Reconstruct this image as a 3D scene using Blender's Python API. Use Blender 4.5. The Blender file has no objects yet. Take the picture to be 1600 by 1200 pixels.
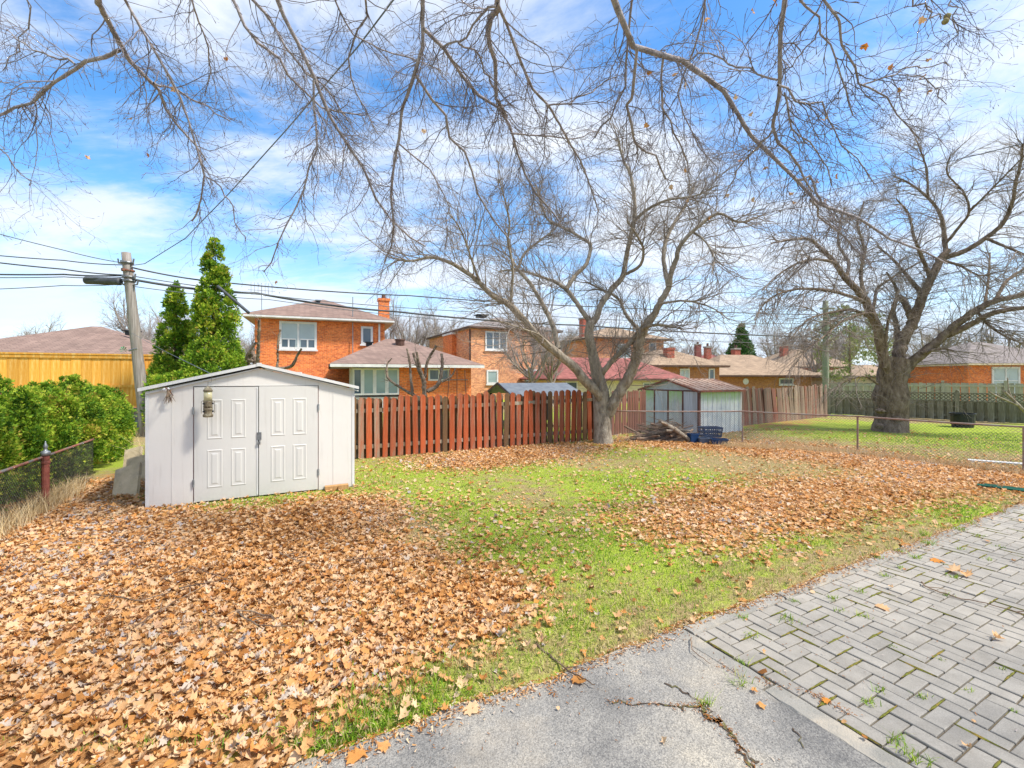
import bpy, math, random
import numpy as np
from mathutils import Vector, Matrix
R = math.radians
rng = np.random.default_rng(7)
random.seed(7)
sc = bpy.context.scene
C = sc.collection

# ------------------------------------------------------------------ camera
F, H, CX, HY = 711.0, 1.65, 800.0, 590.0          # focal length in photo pixels, eye height, principal column, horizon row
cam_d = bpy.data.cameras.new('camera'); cam_d.sensor_width = 36; cam_d.lens = F / 1600 * 36
cam_d.shift_y = -(600 - HY) / 1600; cam_d.clip_start = 0.05; cam_d.clip_end = 3000
cam = bpy.data.objects.new('camera', cam_d); C.objects.link(cam)
cam.location = (0, 0, H); cam.rotation_euler = (R(90), 0, 0); sc.camera = cam

# ------------------------------------------------------------------ world, sun, exposure
SUN_EL = R(53); SUN_AZ = R(106)                   # azimuth clockwise from +Y
world = bpy.data.worlds.new('World'); sc.world = world; world.use_nodes = True
nt = world.node_tree; N = nt.nodes; L = nt.links; N.clear()
wo = N.new('ShaderNodeOutputWorld'); bg = N.new('ShaderNodeBackground')
sky = N.new('ShaderNodeTexSky'); sky.sky_type = 'NISHITA'; sky.sun_disc = False
sky.sun_elevation = SUN_EL; sky.sun_rotation = SUN_AZ; sky.air_density = 1.0; sky.dust_density = 0.6; sky.ozone_density = 1.6
SKY_S = 0.15
def wn(t, **k):
    n = N.new(t)
    for a, b in k.items(): setattr(n, a, b)
    return n
tc = wn('ShaderNodeTexCoord'); sep = wn('ShaderNodeSeparateXYZ'); L.new(tc.outputs['Generated'], sep.inputs[0])
zc = wn('ShaderNodeMath', operation='MAXIMUM'); L.new(sep.outputs['Z'], zc.inputs[0]); zc.inputs[1].default_value = 0.0
za = wn('ShaderNodeMath', operation='ADD'); L.new(zc.outputs[0], za.inputs[0]); za.inputs[1].default_value = 0.17
cmb = wn('ShaderNodeCombineXYZ')
for ax in ('X', 'Y'):
    dv = wn('ShaderNodeMath', operation='DIVIDE'); L.new(sep.outputs[ax], dv.inputs[0]); L.new(za.outputs[0], dv.inputs[1]); L.new(dv.outputs[0], cmb.inputs[ax])
mp = wn('ShaderNodeMapping'); mp.inputs['Location'].default_value = (12.5, 9.1, 0.4); mp.inputs['Rotation'].default_value = (0, 0, R(24)); mp.inputs['Scale'].default_value = (0.55, 1.0, 1)
L.new(cmb.outputs[0], mp.inputs[0])
nz = wn('ShaderNodeTexNoise'); nz.inputs['Scale'].default_value = 1.75; nz.inputs['Detail'].default_value = 9; nz.inputs['Roughness'].default_value = 0.62; nz.inputs['Distortion'].default_value = 0.3
L.new(mp.outputs[0], nz.inputs['Vector'])
rp = wn('ShaderNodeValToRGB'); rp.color_ramp.elements[0].position = 0.37; rp.color_ramp.elements[1].position = 0.60
rp.color_ramp.interpolation = 'EASE'
L.new(nz.outputs['Fac'], rp.inputs[0])
nz2 = wn('ShaderNodeTexNoise'); nz2.inputs['Scale'].default_value = 3.2; nz2.inputs['Detail'].default_value = 6; L.new(mp.outputs[0], nz2.inputs['Vector'])
ccol = wn('ShaderNodeMix', data_type='RGBA'); ccol.inputs['A'].default_value = (0.40, 0.46, 0.56, 1); ccol.inputs['B'].default_value = (0.64, 0.65, 0.66, 1)
L.new(nz2.outputs['Fac'], ccol.inputs['Factor'])
smul = wn('ShaderNodeVectorMath', operation='SCALE'); L.new(sky.outputs[0], smul.inputs[0]); smul.inputs['Scale'].default_value = SKY_S
hs = wn('ShaderNodeHueSaturation'); hs.inputs['Saturation'].default_value = 1.32; L.new(smul.outputs[0], hs.inputs['Color'])
mx = wn('ShaderNodeMix', data_type='RGBA'); cm = wn('ShaderNodeMath', operation='MULTIPLY'); cm.inputs[1].default_value = 0.93
L.new(rp.outputs[0], cm.inputs[0]); L.new(cm.outputs[0], mx.inputs['Factor']); L.new(hs.outputs[0], mx.inputs['A']); L.new(ccol.outputs['Result'], mx.inputs['B'])
hz = wn('ShaderNodeMapRange'); hz.interpolation_type = 'SMOOTHSTEP'; hz.inputs['From Min'].default_value = 0.0; hz.inputs['From Max'].default_value = 0.30; hz.inputs['To Min'].default_value = 0.7; hz.inputs['To Max'].default_value = 0.0
L.new(sep.outputs['Z'], hz.inputs['Value']); mh = wn('ShaderNodeMix', data_type='RGBA'); mh.inputs['B'].default_value = (0.44, 0.53, 0.67, 1)       # pale air near the horizon
L.new(hz.outputs[0], mh.inputs['Factor']); L.new(mx.outputs['Result'], mh.inputs['A']); L.new(mh.outputs['Result'], bg.inputs[0]); bg.inputs[1].default_value = 1.0
L.new(bg.outputs[0], wo.inputs[0])

sun_d = bpy.data.lights.new('sun', 'SUN'); sun_d.energy = 3.3; sun_d.angle = R(7.0); sun_d.color = (1, 0.93, 0.82)
sun = bpy.data.objects.new('sun', sun_d); C.objects.link(sun)
sdir = Vector((math.sin(SUN_AZ) * math.cos(SUN_EL), math.cos(SUN_AZ) * math.cos(SUN_EL), math.sin(SUN_EL)))
sun.rotation_euler = sdir.to_track_quat('Z', 'Y').to_euler(); sun.location = sdir * 50
sc.view_settings.view_transform = 'Standard'; sc.view_settings.look = 'None'; sc.view_settings.gamma = 1; sc.view_settings.use_curve_mapping = False
sc.view_settings.exposure = 0.96

# ------------------------------------------------------------------ helpers
TH = math.atan(711 / 1330.0); CT, ST = math.cos(TH), math.sin(TH)     # yard axes: u along the back fence, v away from the house
def UV(u, v, z=0.0): return Vector((u * CT - v * ST, u * ST + v * CT, z))
def uv_of(x, y): return x * CT + y * ST, -x * ST + y * CT
def P(px, py, d): return Vector(((px - CX) / F * d, d, H - (py - HY) / F * d))
def G(px, py, z=0.0):
    d = (H - z) * F / (py - HY); return Vector(((px - CX) / F * d, d, z))
def col(h, a=1.0):
    h = h.lstrip('#'); v = [int(h[i:i + 2], 16) / 255 for i in (0, 2, 4)]
    return tuple((x / 12.92 if x <= 0.04045 else ((x + 0.055) / 1.055) ** 2.4) for x in v) + (a,)

class MB:
    def __init__(s): s.v = []; s.f = []
    def add(s, vs, fs):
        o = len(s.v); s.v += [tuple(x) for x in vs]; s.f += [tuple(i + o for i in f) for f in fs]; return s
    def box(s, x0, x1, y0, y1, z0, z1, M=None):
        vs = [Vector(p) for p in ((x0, y0, z0), (x1, y0, z0), (x1, y1, z0), (x0, y1, z0), (x0, y0, z1), (x1, y0, z1), (x1, y1, z1), (x0, y1, z1))]
        if M is not None: vs = [M @ p for p in vs]
        return s.add(vs, [(3, 2, 1, 0), (4, 5, 6, 7), (0, 1, 5, 4), (1, 2, 6, 5), (2, 3, 7, 6), (3, 0, 4, 7)])
    def prism(s, pts, a, b, axis='y'):
        n = len(pts)
        if axis == 'y': f = lambda p, t: (p[0], t, p[1])
        elif axis == 'x': f = lambda p, t: (t, p[0], p[1])
        else: f = lambda p, t: (p[0], p[1], t)
        vs = [f(p, a) for p in pts] + [f(p, b) for p in pts]
        fs = [tuple(range(n)), tuple(range(2 * n - 1, n - 1, -1))] + [(i, i + n, (i + 1) % n + n, (i + 1) % n) for i in range(n)]
        return s.add(vs, fs)
    def tube(s, pts, rad, sides=6, cap=True):
        pts = [Vector(p) for p in pts]; n = len(pts)
        if not hasattr(rad, '__len__'): rad = [rad] * n
        o = len(s.v); ref = None
        for i, p in enumerate(pts):
            t = (pts[min(i + 1, n - 1)] - pts[max(i - 1, 0)]).normalized()
            if ref is None:
                ref = Vector((0, 0, 1)) if abs(t.z) < 0.9 else Vector((1, 0, 0))
            a = (ref - t * ref.dot(t)).normalized(); b = t.cross(a); ref = a
            for k in range(sides):
                an = 2 * math.pi * k / sides
                s.v.append(tuple(p + (a * math.cos(an) + b * math.sin(an)) * rad[i]))
        for i in range(n - 1):
            for k in range(sides):
                k2 = (k + 1) % sides
                s.f.append((o + i * sides + k, o + i * sides + k2, o + (i + 1) * sides + k2, o + (i + 1) * sides + k))
        if cap:
            s.f.append(tuple(o + k for k in range(sides))[::-1]); s.f.append(tuple(o + (n - 1) * sides + k for k in range(sides)))
        return s
    def lathe(s, prof, c=(0, 0, 0), sides=14):
        o = len(s.v)
        for r, z in prof:
            for k in range(sides):
                an = 2 * math.pi * k / sides; s.v.append((c[0] + r * math.cos(an), c[1] + r * math.sin(an), c[2] + z))
        for i in range(len(prof) - 1):
            for k in range(sides):
                k2 = (k + 1) % sides; s.f.append((o + i * sides + k, o + i * sides + k2, o + (i + 1) * sides + k2, o + (i + 1) * sides + k))
        s.f.append(tuple(o + k for k in range(sides))[::-1]); s.f.append(tuple(o + (len(prof) - 1) * sides + k for k in range(sides)))
        return s
    def mesh(s, name):
        me = bpy.data.meshes.new(name); me.from_pydata(s.v, [], s.f); me.update(); return me
    def build(s, name, mat, parent=None, loc=None, rot=None, smooth=False):
        return link(name, s.mesh(name), mat, parent, loc, rot, smooth)

def link(name, me, mat, parent=None, loc=None, rot=None, smooth=False):
    if mat is not None and not me.materials: me.materials.append(mat)
    if smooth: me.polygons.foreach_set('use_smooth', [True] * len(me.polygons))
    o = bpy.data.objects.new(name, me); C.objects.link(o)
    if parent is not None: o.parent = parent
    if loc is not None: o.location = loc
    if rot is not None: o.rotation_euler = rot
    return o
def tag(o, label, cat, group=None, kind=None):
    if label: o['label'] = label
    if cat: o['category'] = cat
    if group: o['group'] = group
    if kind: o['kind'] = kind
    return o
def thing(name, label, cat, loc=(0, 0, 0), rz=0, group=None):
    o = bpy.data.objects.new(name, None); C.objects.link(o); o.location = loc; o.rotation_euler = (0, 0, rz); o.empty_display_size = 0.2
    return tag(o, label, cat, group)
def stuff(o): o['kind'] = 'stuff'; return o
def structure(o): o['kind'] = 'structure'; return o
def copy_tree(root, loc=None, rz=None, scale=None, label=None):
    r = root.copy(); C.objects.link(r)
    if loc is not None: r.location = loc
    if rz is not None: r.rotation_euler = (0, 0, rz)
    if scale is not None: r.scale = scale
    if label: r['label'] = label
    for ch in root.children:
        c = ch.copy(); C.objects.link(c); c.parent = r
        for g in ch.children:
            d = g.copy(); C.objects.link(d); d.parent = c
    return r
def np_mesh(name, V, Fa, attrs=None):
    V = np.asarray(V, dtype=np.float32).reshape(-1, 3); Fa = np.asarray(Fa, dtype=np.int32); k = Fa.shape[1]
    me = bpy.data.meshes.new(name); me.vertices.add(len(V)); me.vertices.foreach_set('co', V.ravel())
    me.loops.add(Fa.size); me.loops.foreach_set('vertex_index', Fa.ravel())
    me.polygons.add(len(Fa)); me.polygons.foreach_set('loop_start', np.arange(len(Fa), dtype=np.int32) * k)
    me.update(calc_edges=True); me.validate()
    for a, arr in (attrs or {}).items():
        me.attributes.new(a, 'FLOAT', 'POINT').data.foreach_set('value', np.asarray(arr, dtype=np.float32))
    return me

# smooth value noise on the plane
class VN:
    def __init__(s, seed, n=64): s.g = np.random.default_rng(seed).random((n, n)); s.n = n
    def __call__(s, x, y, sc_=1.0, oct_=3):
        x = np.asarray(x, float) * sc_; y = np.asarray(y, float) * sc_; t = 0; a = 1; tot = 0
        for o in range(oct_):
            xi = np.floor(x).astype(int); yi = np.floor(y).astype(int); fx = x - xi; fy = y - yi
            fx = fx * fx * (3 - 2 * fx); fy = fy * fy * (3 - 2 * fy); n = s.n
            g = s.g; a00 = g[xi % n, yi % n]; a10 = g[(xi + 1) % n, yi % n]; a01 = g[xi % n, (yi + 1) % n]; a11 = g[(xi + 1) % n, (yi + 1) % n]
            t = t + a * ((a00 * (1 - fx) + a10 * fx) * (1 - fy) + (a01 * (1 - fx) + a11 * fx) * fy); tot += a; a *= 0.5; x = x * 2.03 + 17.3; y = y * 2.03 + 5.1
        return t / tot
vn1, vn2, vn3 = VN(1), VN(2), VN(3)
def in_poly(x, y, poly):
    x = np.asarray(x); y = np.asarray(y); r = np.zeros(x.shape, bool); n = len(poly); j = n - 1
    for i in range(n):
        xi, yi = poly[i]; xj, yj = poly[j]
        c = ((yi > y) != (yj > y)) & (x < (xj - xi) * (y - yi) / (yj - yi + 1e-12) + xi); r ^= c; j = i
    return r
def soft_poly(x, y, poly, d=0.12):
    # inside test jittered by noise so that borders are ragged
    jx = (vn2(x, y, 2.1) - 0.5) * d * 6; jy = (vn3(x, y, 2.1) - 0.5) * d * 6
    return in_poly(x + jx, y + jy, poly)

# ------------------------------------------------------------------ materials
def newmat(name):
    m = bpy.data.materials.new(name); m.use_nodes = True; t = m.node_tree; b = t.nodes['Principled BSDF']; return m, t, b
def nd(t, typ, ins=None, **k):
    n = t.nodes.new(typ)
    for a, v in k.items(): setattr(n, a, v)
    for a, v in (ins or {}).items():
        if hasattr(v, 'default_value') or isinstance(v, bpy.types.NodeSocket): t.links.new(v, n.inputs[a])
        else: n.inputs[a].default_value = v
    return n
def mixc(t, f, a, b, blend='MIX'):
    n = t.nodes.new('ShaderNodeMix'); n.data_type = 'RGBA'; n.blend_type = blend
    for key, v in (('Factor', f), ('A', a), ('B', b)):
        if isinstance(v, bpy.types.NodeSocket): t.links.new(v, n.inputs[key])
        else: n.inputs[key].default_value = v
    return n.outputs['Result']
def ramp(t, fac, stops, interp='LINEAR'):
    n = t.nodes.new('ShaderNodeValToRGB'); cr = n.color_ramp; cr.interpolation = interp
    while len(cr.elements) < len(stops): cr.elements.new(0.5)
    for e, (p, c_) in zip(cr.elements, stops): e.position = p; e.color = c_
    t.links.new(fac, n.inputs[0]); return n.outputs[0]
def coords(t, scale=(1, 1, 1), which='Object'):
    tcn = t.nodes.new('ShaderNodeTexCoord'); mpn = t.nodes.new('ShaderNodeMapping'); mpn.inputs['Scale'].default_value = scale
    t.links.new(tcn.outputs[which], mpn.inputs[0]); return mpn.outputs[0]
def noise(t, vec, scale, detail=4, rough=0.55, dist=0.0):
    return nd(t, 'ShaderNodeTexNoise', {'Vector': vec, 'Scale': scale, 'Detail': detail, 'Roughness': rough, 'Distortion': dist}).outputs['Fac']
def bump(t, b, h, strength=0.3, dist=0.02):
    n = nd(t, 'ShaderNodeBump', {'Height': h, 'Strength': strength, 'Distance': dist}); t.links.new(n.outputs[0], b.inputs['Normal'])
def objrand(t, c_, amount):
    oi = t.nodes.new('ShaderNodeObjectInfo')
    m = nd(t, 'ShaderNodeMapRange', {'Value': oi.outputs['Random'], 'To Min': 1 - amount, 'To Max': 1 + amount})
    hsv = nd(t, 'ShaderNodeHueSaturation', {'Color': c_, 'Value': m.outputs[0]}); return hsv.outputs[0]
def pmat(name, c1, c2, scale=4, rough=0.7, bmp=0.2, stretch=(1, 1, 1), rnd=0.0, metal=0.0, c3=None, spec=0.4, lo=0.35, hi=0.65, bscale=None, bdist=0.01):
    m, t, b = newmat(name); v = coords(t, stretch)
    n1 = noise(t, v, scale); f = ramp(t, n1, [(lo, (0, 0, 0, 1)), (hi, (1, 1, 1, 1))])
    c_ = mixc(t, f, c1, c2)
    if c3 is not None:
        n3 = noise(t, v, scale * 0.37, 5, 0.65); f3 = ramp(t, n3, [(0.5, (0, 0, 0, 1)), (0.62, (1, 1, 1, 1))]); c_ = mixc(t, f3, c_, c3)
    if rnd: c_ = objrand(t, c_, rnd)
    t.links.new(c_, b.inputs['Base Color']); b.inputs['Roughness'].default_value = rough; b.inputs['Metallic'].default_value = metal; b.inputs['Specular IOR Level'].default_value = spec
    if bmp: bump(t, b, noise(t, v, bscale or scale * 6, 5, 0.6), bmp, bdist)
    return m
def attr_mat(name, stops, rough=0.7, trans=0.0, nz_=0.0):
    m, t, b = newmat(name); a = t.nodes.new('ShaderNodeAttribute'); a.attribute_name = 'rnd'
    c_ = ramp(t, a.outputs['Fac'], stops)
    if nz_:
        v = coords(t, (1, 1, 1)); n1 = noise(t, v, 30, 3); c_ = mixc(t, nz_, c_, ramp(t, n1, [(0.3, (0.35, 0.35, 0.35, 1)), (0.7, (1.2, 1.2, 1.2, 1))]), 'MULTIPLY')
    t.links.new(c_, b.inputs['Base Color']); b.inputs['Roughness'].default_value = rough; b.inputs['Specular IOR Level'].default_value = 0.25
    if trans:
        tr = nd(t, 'ShaderNodeBsdfTranslucent', {'Color': c_}); ms = nd(t, 'ShaderNodeMixShader', {'Fac': trans}); out = t.nodes['Material Output']
        t.links.new(b.outputs[0], ms.inputs[1]); t.links.new(tr.outputs[0], ms.inputs[2]); t.links.new(ms.outputs[0], out.inputs[0])
    return m
def brick_mat(name, c1, c2, mortar, rowh=0.075, bw=0.22):
    m, t, b = newmat(name); tcn = t.nodes.new('ShaderNodeTexCoord'); sp = nd(t, 'ShaderNodeSeparateXYZ', {0: tcn.outputs['Object']})
    ad = nd(t, 'ShaderNodeMath', {0: sp.outputs['X'], 1: sp.outputs['Y']}, operation='ADD'); cb = nd(t, 'ShaderNodeCombineXYZ', {'X': ad.outputs[0], 'Y': sp.outputs['Z']})
    br = nd(t, 'ShaderNodeTexBrick', {'Vector': cb.outputs[0], 'Color1': c1, 'Color2': c2, 'Mortar': mortar, 'Scale': 1.0, 'Mortar Size': 0.007, 'Brick Width': bw, 'Row Height': rowh, 'Bias': -0.1})
    n1 = noise(t, tcn.outputs['Object'], 0.8, 5); c_ = mixc(t, 0.5, br.outputs['Color'], ramp(t, n1, [(0.3, (0.8, 0.8, 0.8, 1)), (0.7, (1.2, 1.2, 1.2, 1))]), 'MULTIPLY')
    n2 = noise(t, tcn.outputs['Object'], 9, 3); c_ = mixc(t, 0.5, c_, ramp(t, n2, [(0.35, (0.62, 0.57, 0.55, 1)), (0.65, (1.35, 1.32, 1.25, 1))]), 'MULTIPLY')
    t.links.new(c_, b.inputs['Base Color']); b.inputs['Roughness'].default_value = 0.85
    bump(t, b, br.outputs['Fac'], -0.6, 0.01); return m
def shingle_mat(name, c1, c2):
    m, t, b = newmat(name); tcn = t.nodes.new('ShaderNodeTexCoord'); sp = nd(t, 'ShaderNodeSeparateXYZ', {0: tcn.outputs['Object']})
    ad = nd(t, 'ShaderNodeMath', {0: sp.outputs['X'], 1: sp.outputs['Y']}, operation='ADD'); zz = nd(t, 'ShaderNodeMath', {0: sp.outputs['Z'], 1: 2.4}, operation='MULTIPLY')
    cb = nd(t, 'ShaderNodeCombineXYZ', {'X': ad.outputs[0], 'Y': zz.outputs[0]}); mid = tuple((a + b_) / 2 * 0.6 for a, b_ in zip(c1, c2))
    br = nd(t, 'ShaderNodeTexBrick', {'Vector': cb.outputs[0], 'Color1': c1, 'Color2': c2, 'Mortar': mid, 'Scale': 1.0, 'Mortar Size': 0.012, 'Brick Width': 0.3, 'Row Height': 0.15})
    n1 = noise(t, tcn.outputs['Object'], 1.2, 6, 0.65); c_ = mixc(t, 0.6, br.outputs['Color'], ramp(t, n1, [(0.3, (0.6, 0.6, 0.6, 1)), (0.7, (1.2, 1.2, 1.2, 1))]), 'MULTIPLY')
    t.links.new(c_, b.inputs['Base Color']); b.inputs['Roughness'].default_value = 0.95; bump(t, b, br.outputs['Fac'], -0.5, 0.01); return m
def bark_mat(name, c1, c2, c3, scale=7, bmp=0.8):
    m, t, b = newmat(name); v = coords(t, (1, 1, 0.45)); n1 = noise(t, v, scale, 7, 0.65, 0.4); c_ = ramp(t, n1, [(0.28, c1), (0.5, c2), (0.72, c3)])
    t.links.new(c_, b.inputs['Base Color']); b.inputs['Roughness'].default_value = 0.9; b.inputs['Specular IOR Level'].default_value = 0.2
    vo = nd(t, 'ShaderNodeTexVoronoi', {'Vector': v, 'Scale': scale * 2.6}, feature='DISTANCE_TO_EDGE'); ms = nd(t, 'ShaderNodeMath', {0: n1, 1: vo.outputs['Distance']}, operation='ADD')
    bump(t, b, ms.outputs[0], bmp, 0.03); return m
def wood_mat(name, c1, c2, c3=None, rnd=0.18, scale=6):
    return pmat(name, c1, c2, scale, 0.8, 0.35, (9, 9, 0.7), rnd, c3=c3, lo=0.3, hi=0.7)
def glass_mat(name, c_, rough=0.08):
    m, t, b = newmat(name); v = coords(t, (1, 1, 1)); n1 = noise(t, v, 1.4, 3); cc = mixc(t, n1, tuple(x * 0.6 for x in c_[:3]) + (1,), c_)
    t.links.new(cc, b.inputs['Base Color']); b.inputs['Roughness'].default_value = rough; b.inputs['Specular IOR Level'].default_value = 0.8; return m

M = {}
M['brick_orange'] = brick_mat('brick_orange', col('#e6803a'), col('#bc5420'), col('#cb9870'))
M['brick_buff'] = brick_mat('brick_buff', col('#de9c68'), col('#a8623a'), col('#c8b09c'))
M['brick_brown'] = brick_mat('brick_brown', col('#b0733f'), col('#96592f'), col('#a38a70'))
M['brick_red'] = brick_mat('brick_red', col('#a8442c'), col('#8e3824'), col('#b09080'))
M['shingle_brown'] = shingle_mat('shingle_brown', col('#927a6e'), col('#80695f'))
M['shingle_tan'] = shingle_mat('shingle_tan', col('#a89078'), col('#8f7a64'))
M['shingle_red'] = shingle_mat('shingle_red', col('#a0625a'), col('#865049'))
M['shingle_grey'] = shingle_mat('shingle_grey', col('#8f8580'), col('#7c7370'))
M['white_trim'] = pmat('white_trim', col('#dcdcda'), col('#c8c8c6'), 3, 0.5, 0.05)
M['cream'] = pmat('cream', col('#d8c9ae'), col('#c9b99c'), 2, 0.85, 0.1)
M['gutter_brown'] = pmat('gutter_brown', col('#5e4236'), col('#4b352c'), 3, 0.6, 0.05)
M['soffit'] = pmat('soffit', col('#b9aaa0'), col('#a69a92'), 2, 0.7, 0.05)
M['glass'] = glass_mat('glass', col('#5d6f7c'))
M['glass_pale'] = glass_mat('glass_pale', col('#b7c6c8'), 0.2)
M['glass_curtain'] = glass_mat('glass_curtain', col('#9db4b4'), 0.15)
def dirty_white(name, c1, c2, dirt):
    m, t, b = newmat(name); v = coords(t); st = coords(t, (14, 14, .8)); n1 = noise(t, v, 1.3, 5); n2 = noise(t, st, 1.6, 5, .7); n3 = noise(t, v, 26, 4, .7)
    c_ = mixc(t, n1, c1, c2); sp = nd(t, 'ShaderNodeSeparateXYZ', {0: v}); zz = nd(t, 'ShaderNodeMapRange', {'Value': sp.outputs['Z'], 'From Min': 0.0, 'From Max': 0.28, 'To Min': 0.55, 'To Max': 0.0})
    sm = nd(t, 'ShaderNodeMath', {0: zz.outputs[0], 1: n3}, operation='MULTIPLY'); c_ = mixc(t, sm.outputs[0], c_, dirt)
    f2 = ramp(t, n2, [(.55, (0, 0, 0, 1)), (.8, (.35, .35, .35, 1))]); c_ = mixc(t, f2, c_, dirt); t.links.new(c_, b.inputs['Base Color']); b.inputs['Roughness'].default_value = .5
    bump(t, b, noise(t, v, 2.2, 3), .12, .03); return m
M['shed_vinyl'] = dirty_white('shed_vinyl', col('#dad7d1'), col('#d1cec9'), col('#a39a90'))
M['shed_door'] = dirty_white('shed_door', col('#cfcec9'), col('#c7c5c0'), col('#a29b92'))
M['shed_trim'] = pmat('shed_trim', col('#d6d6d4'), col('#c6c6c4'), 2, 0.4, 0.03)
M['dark_gap'] = pmat('dark_gap', col('#4b4744'), col('#34302e'), 5, 0.8, 0)
M['steel'] = pmat('steel', col('#8d9093'), col('#6d7073'), 12, 0.4, 0.1, metal=0.7)
M['galv'] = pmat('galv', col('#a3a7a9'), col('#85898b'), 20, 0.45, 0.1, metal=0.6)
M['rust'] = pmat('rust', col('#7a4a3c'), col('#94604e'), 18, 0.85, 0.3, c3=col('#6a6663'))
M['rust_post'] = pmat('rust_post', col('#7d3f33'), col('#8f5346'), 14, 0.8, 0.3, c3=col('#5f352c'))
M['wire'] = pmat('wire', col('#777470'), col('#5d5a56'), 30, 0.5, 0, metal=0.5)
M['cable'] = pmat('cable', col('#3a3d42'), col('#4d5156'), 5, 0.6, 0)
M['cable_grey'] = pmat('cable_grey', col('#6a7077'), col('#565c63'), 5, 0.6, 0)
M['pole_wood'] = pmat('pole_wood', col('#9b958f'), col('#77706a'), 5, 0.9, 0.6, (6, 6, 0.35), c3=col('#857a70'))
M['pole_green'] = pmat('pole_green', col('#7d8a72'), col('#66735e'), 5, 0.9, 0.5, (5, 5, 0.35), c3=col('#8c8b7c'))
M['red_stain'] = wood_mat('red_stain', col('#b4572d'), col('#984826'), col('#a46448'), 0.22)
M['red_faded'] = wood_mat('red_faded', col('#a85a38'), col('#8a4a32'), col('#94705a'), 0.25)
M['brown_board'] = wood_mat('brown_board', col('#7a5838'), col('#5f4630'), col('#6b5a3e'), 0.25)
M['grey_board'] = wood_mat('grey_board', col('#8c7c66'), col('#6c5f4c'), col('#a39a8a'), 0.22)
M['old_paint'] = wood_mat('old_paint', col('#b05a38'), col('#a08f7c'), col('#8c7a66'), 0.2)
M['weathered'] = wood_mat('weathered', col('#8b7868'), col('#6e5c4e'), col('#8a5a4c'), 0.25)
M['weathered2'] = wood_mat('weathered2', col('#9a8a78'), col('#7a6a5a'), col('#8a705f'), 0.2)
M['lattice_wood'] = wood_mat('lattice_wood', col('#7d7b66'), col('#5f5e4c'), col('#8b8a7b'), 0.2)
M['pale_board'] = wood_mat('pale_board', col('#a7a790'), col('#8d8f78'), None, 0.15)
M['cedar_new'] = wood_mat('cedar_new', col('#dfa548'), col('#d0902f'), col('#e2b566'), 0.2, 4)
M['asphalt'] = None
M['concrete'] = pmat('concrete', col('#96928a'), col('#828079'), 7, 0.9, 0.6, c3=col('#a39b8d'), bscale=120)
M['slab'] = pmat('slab', col('#d9c9aa'), col('#c2b290'), 6, 0.9, 0.4, c3=col('#a89c86'), bscale=70)
M['crate_blue'] = pmat('crate_blue', col('#16406e'), col('#0f3158'), 6, 0.4, 0.05)
M['crate_grey'] = pmat('crate_grey', col('#56657a'), col('#48566a'), 6, 0.5, 0.05)
M['black_plastic'] = pmat('black_plastic', col('#22252c'), col('#181a20'), 6, 0.4, 0.05)
M['green_metal'] = pmat('green_metal', col('#1f6b55'), col('#175544'), 8, 0.45, 0.05)
M['stone'] = pmat('stone', col('#8b8a8c'), col('#5f5f62'), 9, 0.9, 0.6)
M['bark_grey'] = bark_mat('bark_grey', col('#5a5046'), col('#94897a'), col('#b5aa9a'), 9)
M['bark_dark'] = bark_mat('bark_dark', col('#453a31'), col('#7a6a5b'), col('#a09182'), 9, 1.0)
M['bark_over'] = bark_mat('bark_over', col('#6b6364'), col('#989091'), col('#b4adad'), 14, 0.5)
M['twig_grey'] = pmat('twig_grey', col('#94887e'), col('#73685f'), 3, 0.85, 0)
M['twig_over'] = pmat('twig_over', col('#8c8486'), col('#6b6366'), 2, 0.8, 0)
M['twig_far'] = pmat('twig_far', col('#a79e9a'), col('#8c8380'), 0.4, 0.9, 0)
M['dead_wood'] = pmat('dead_wood', col('#7b6350'), col('#574436'), 9, 0.9, 0.3, rnd=0.3, c3=col('#8f7c68'))
M['leaf_litter'] = attr_mat('leaf_litter', [(0, col('#7d5029')), (0.1, col('#ad743a')), (0.28, col('#cf9a5c')), (0.5, col('#dcb284')), (0.66, col('#e0c49e')), (0.8, col('#d48c3c')), (0.9, col('#cfbfac')), (1, col('#aea4a2'))], 0.75, 0.25, 0.3)
M['grass'] = attr_mat('grass', [(0, col('#5f8c22')), (0.3, col('#86a82e')), (0.6, col('#a9b748')), (0.72, col('#b8ab70')), (1, col('#c8b58c'))], 0.6, 0.25)
M['dry_grass'] = attr_mat('dry_grass', [(0, col('#b79b6c')), (0.5, col('#cdb68a')), (1, col('#dcccaa'))], 0.8, 0.2)
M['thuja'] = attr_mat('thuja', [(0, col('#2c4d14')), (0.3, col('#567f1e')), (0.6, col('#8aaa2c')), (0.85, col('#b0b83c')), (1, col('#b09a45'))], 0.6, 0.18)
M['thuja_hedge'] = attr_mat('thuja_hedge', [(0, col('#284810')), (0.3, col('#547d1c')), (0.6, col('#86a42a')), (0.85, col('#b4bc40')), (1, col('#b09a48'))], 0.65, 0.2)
M['spruce'] = attr_mat('spruce', [(0, col('#274a22')), (0.5, col('#3f6b30')), (1, col('#61873f'))], 0.65, 0.15)
M['pine_dull'] = attr_mat('pine_dull', [(0, col('#5f6f3f')), (0.5, col('#838f55')), (1, col('#a5a374'))], 0.7, 0.2)

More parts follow.
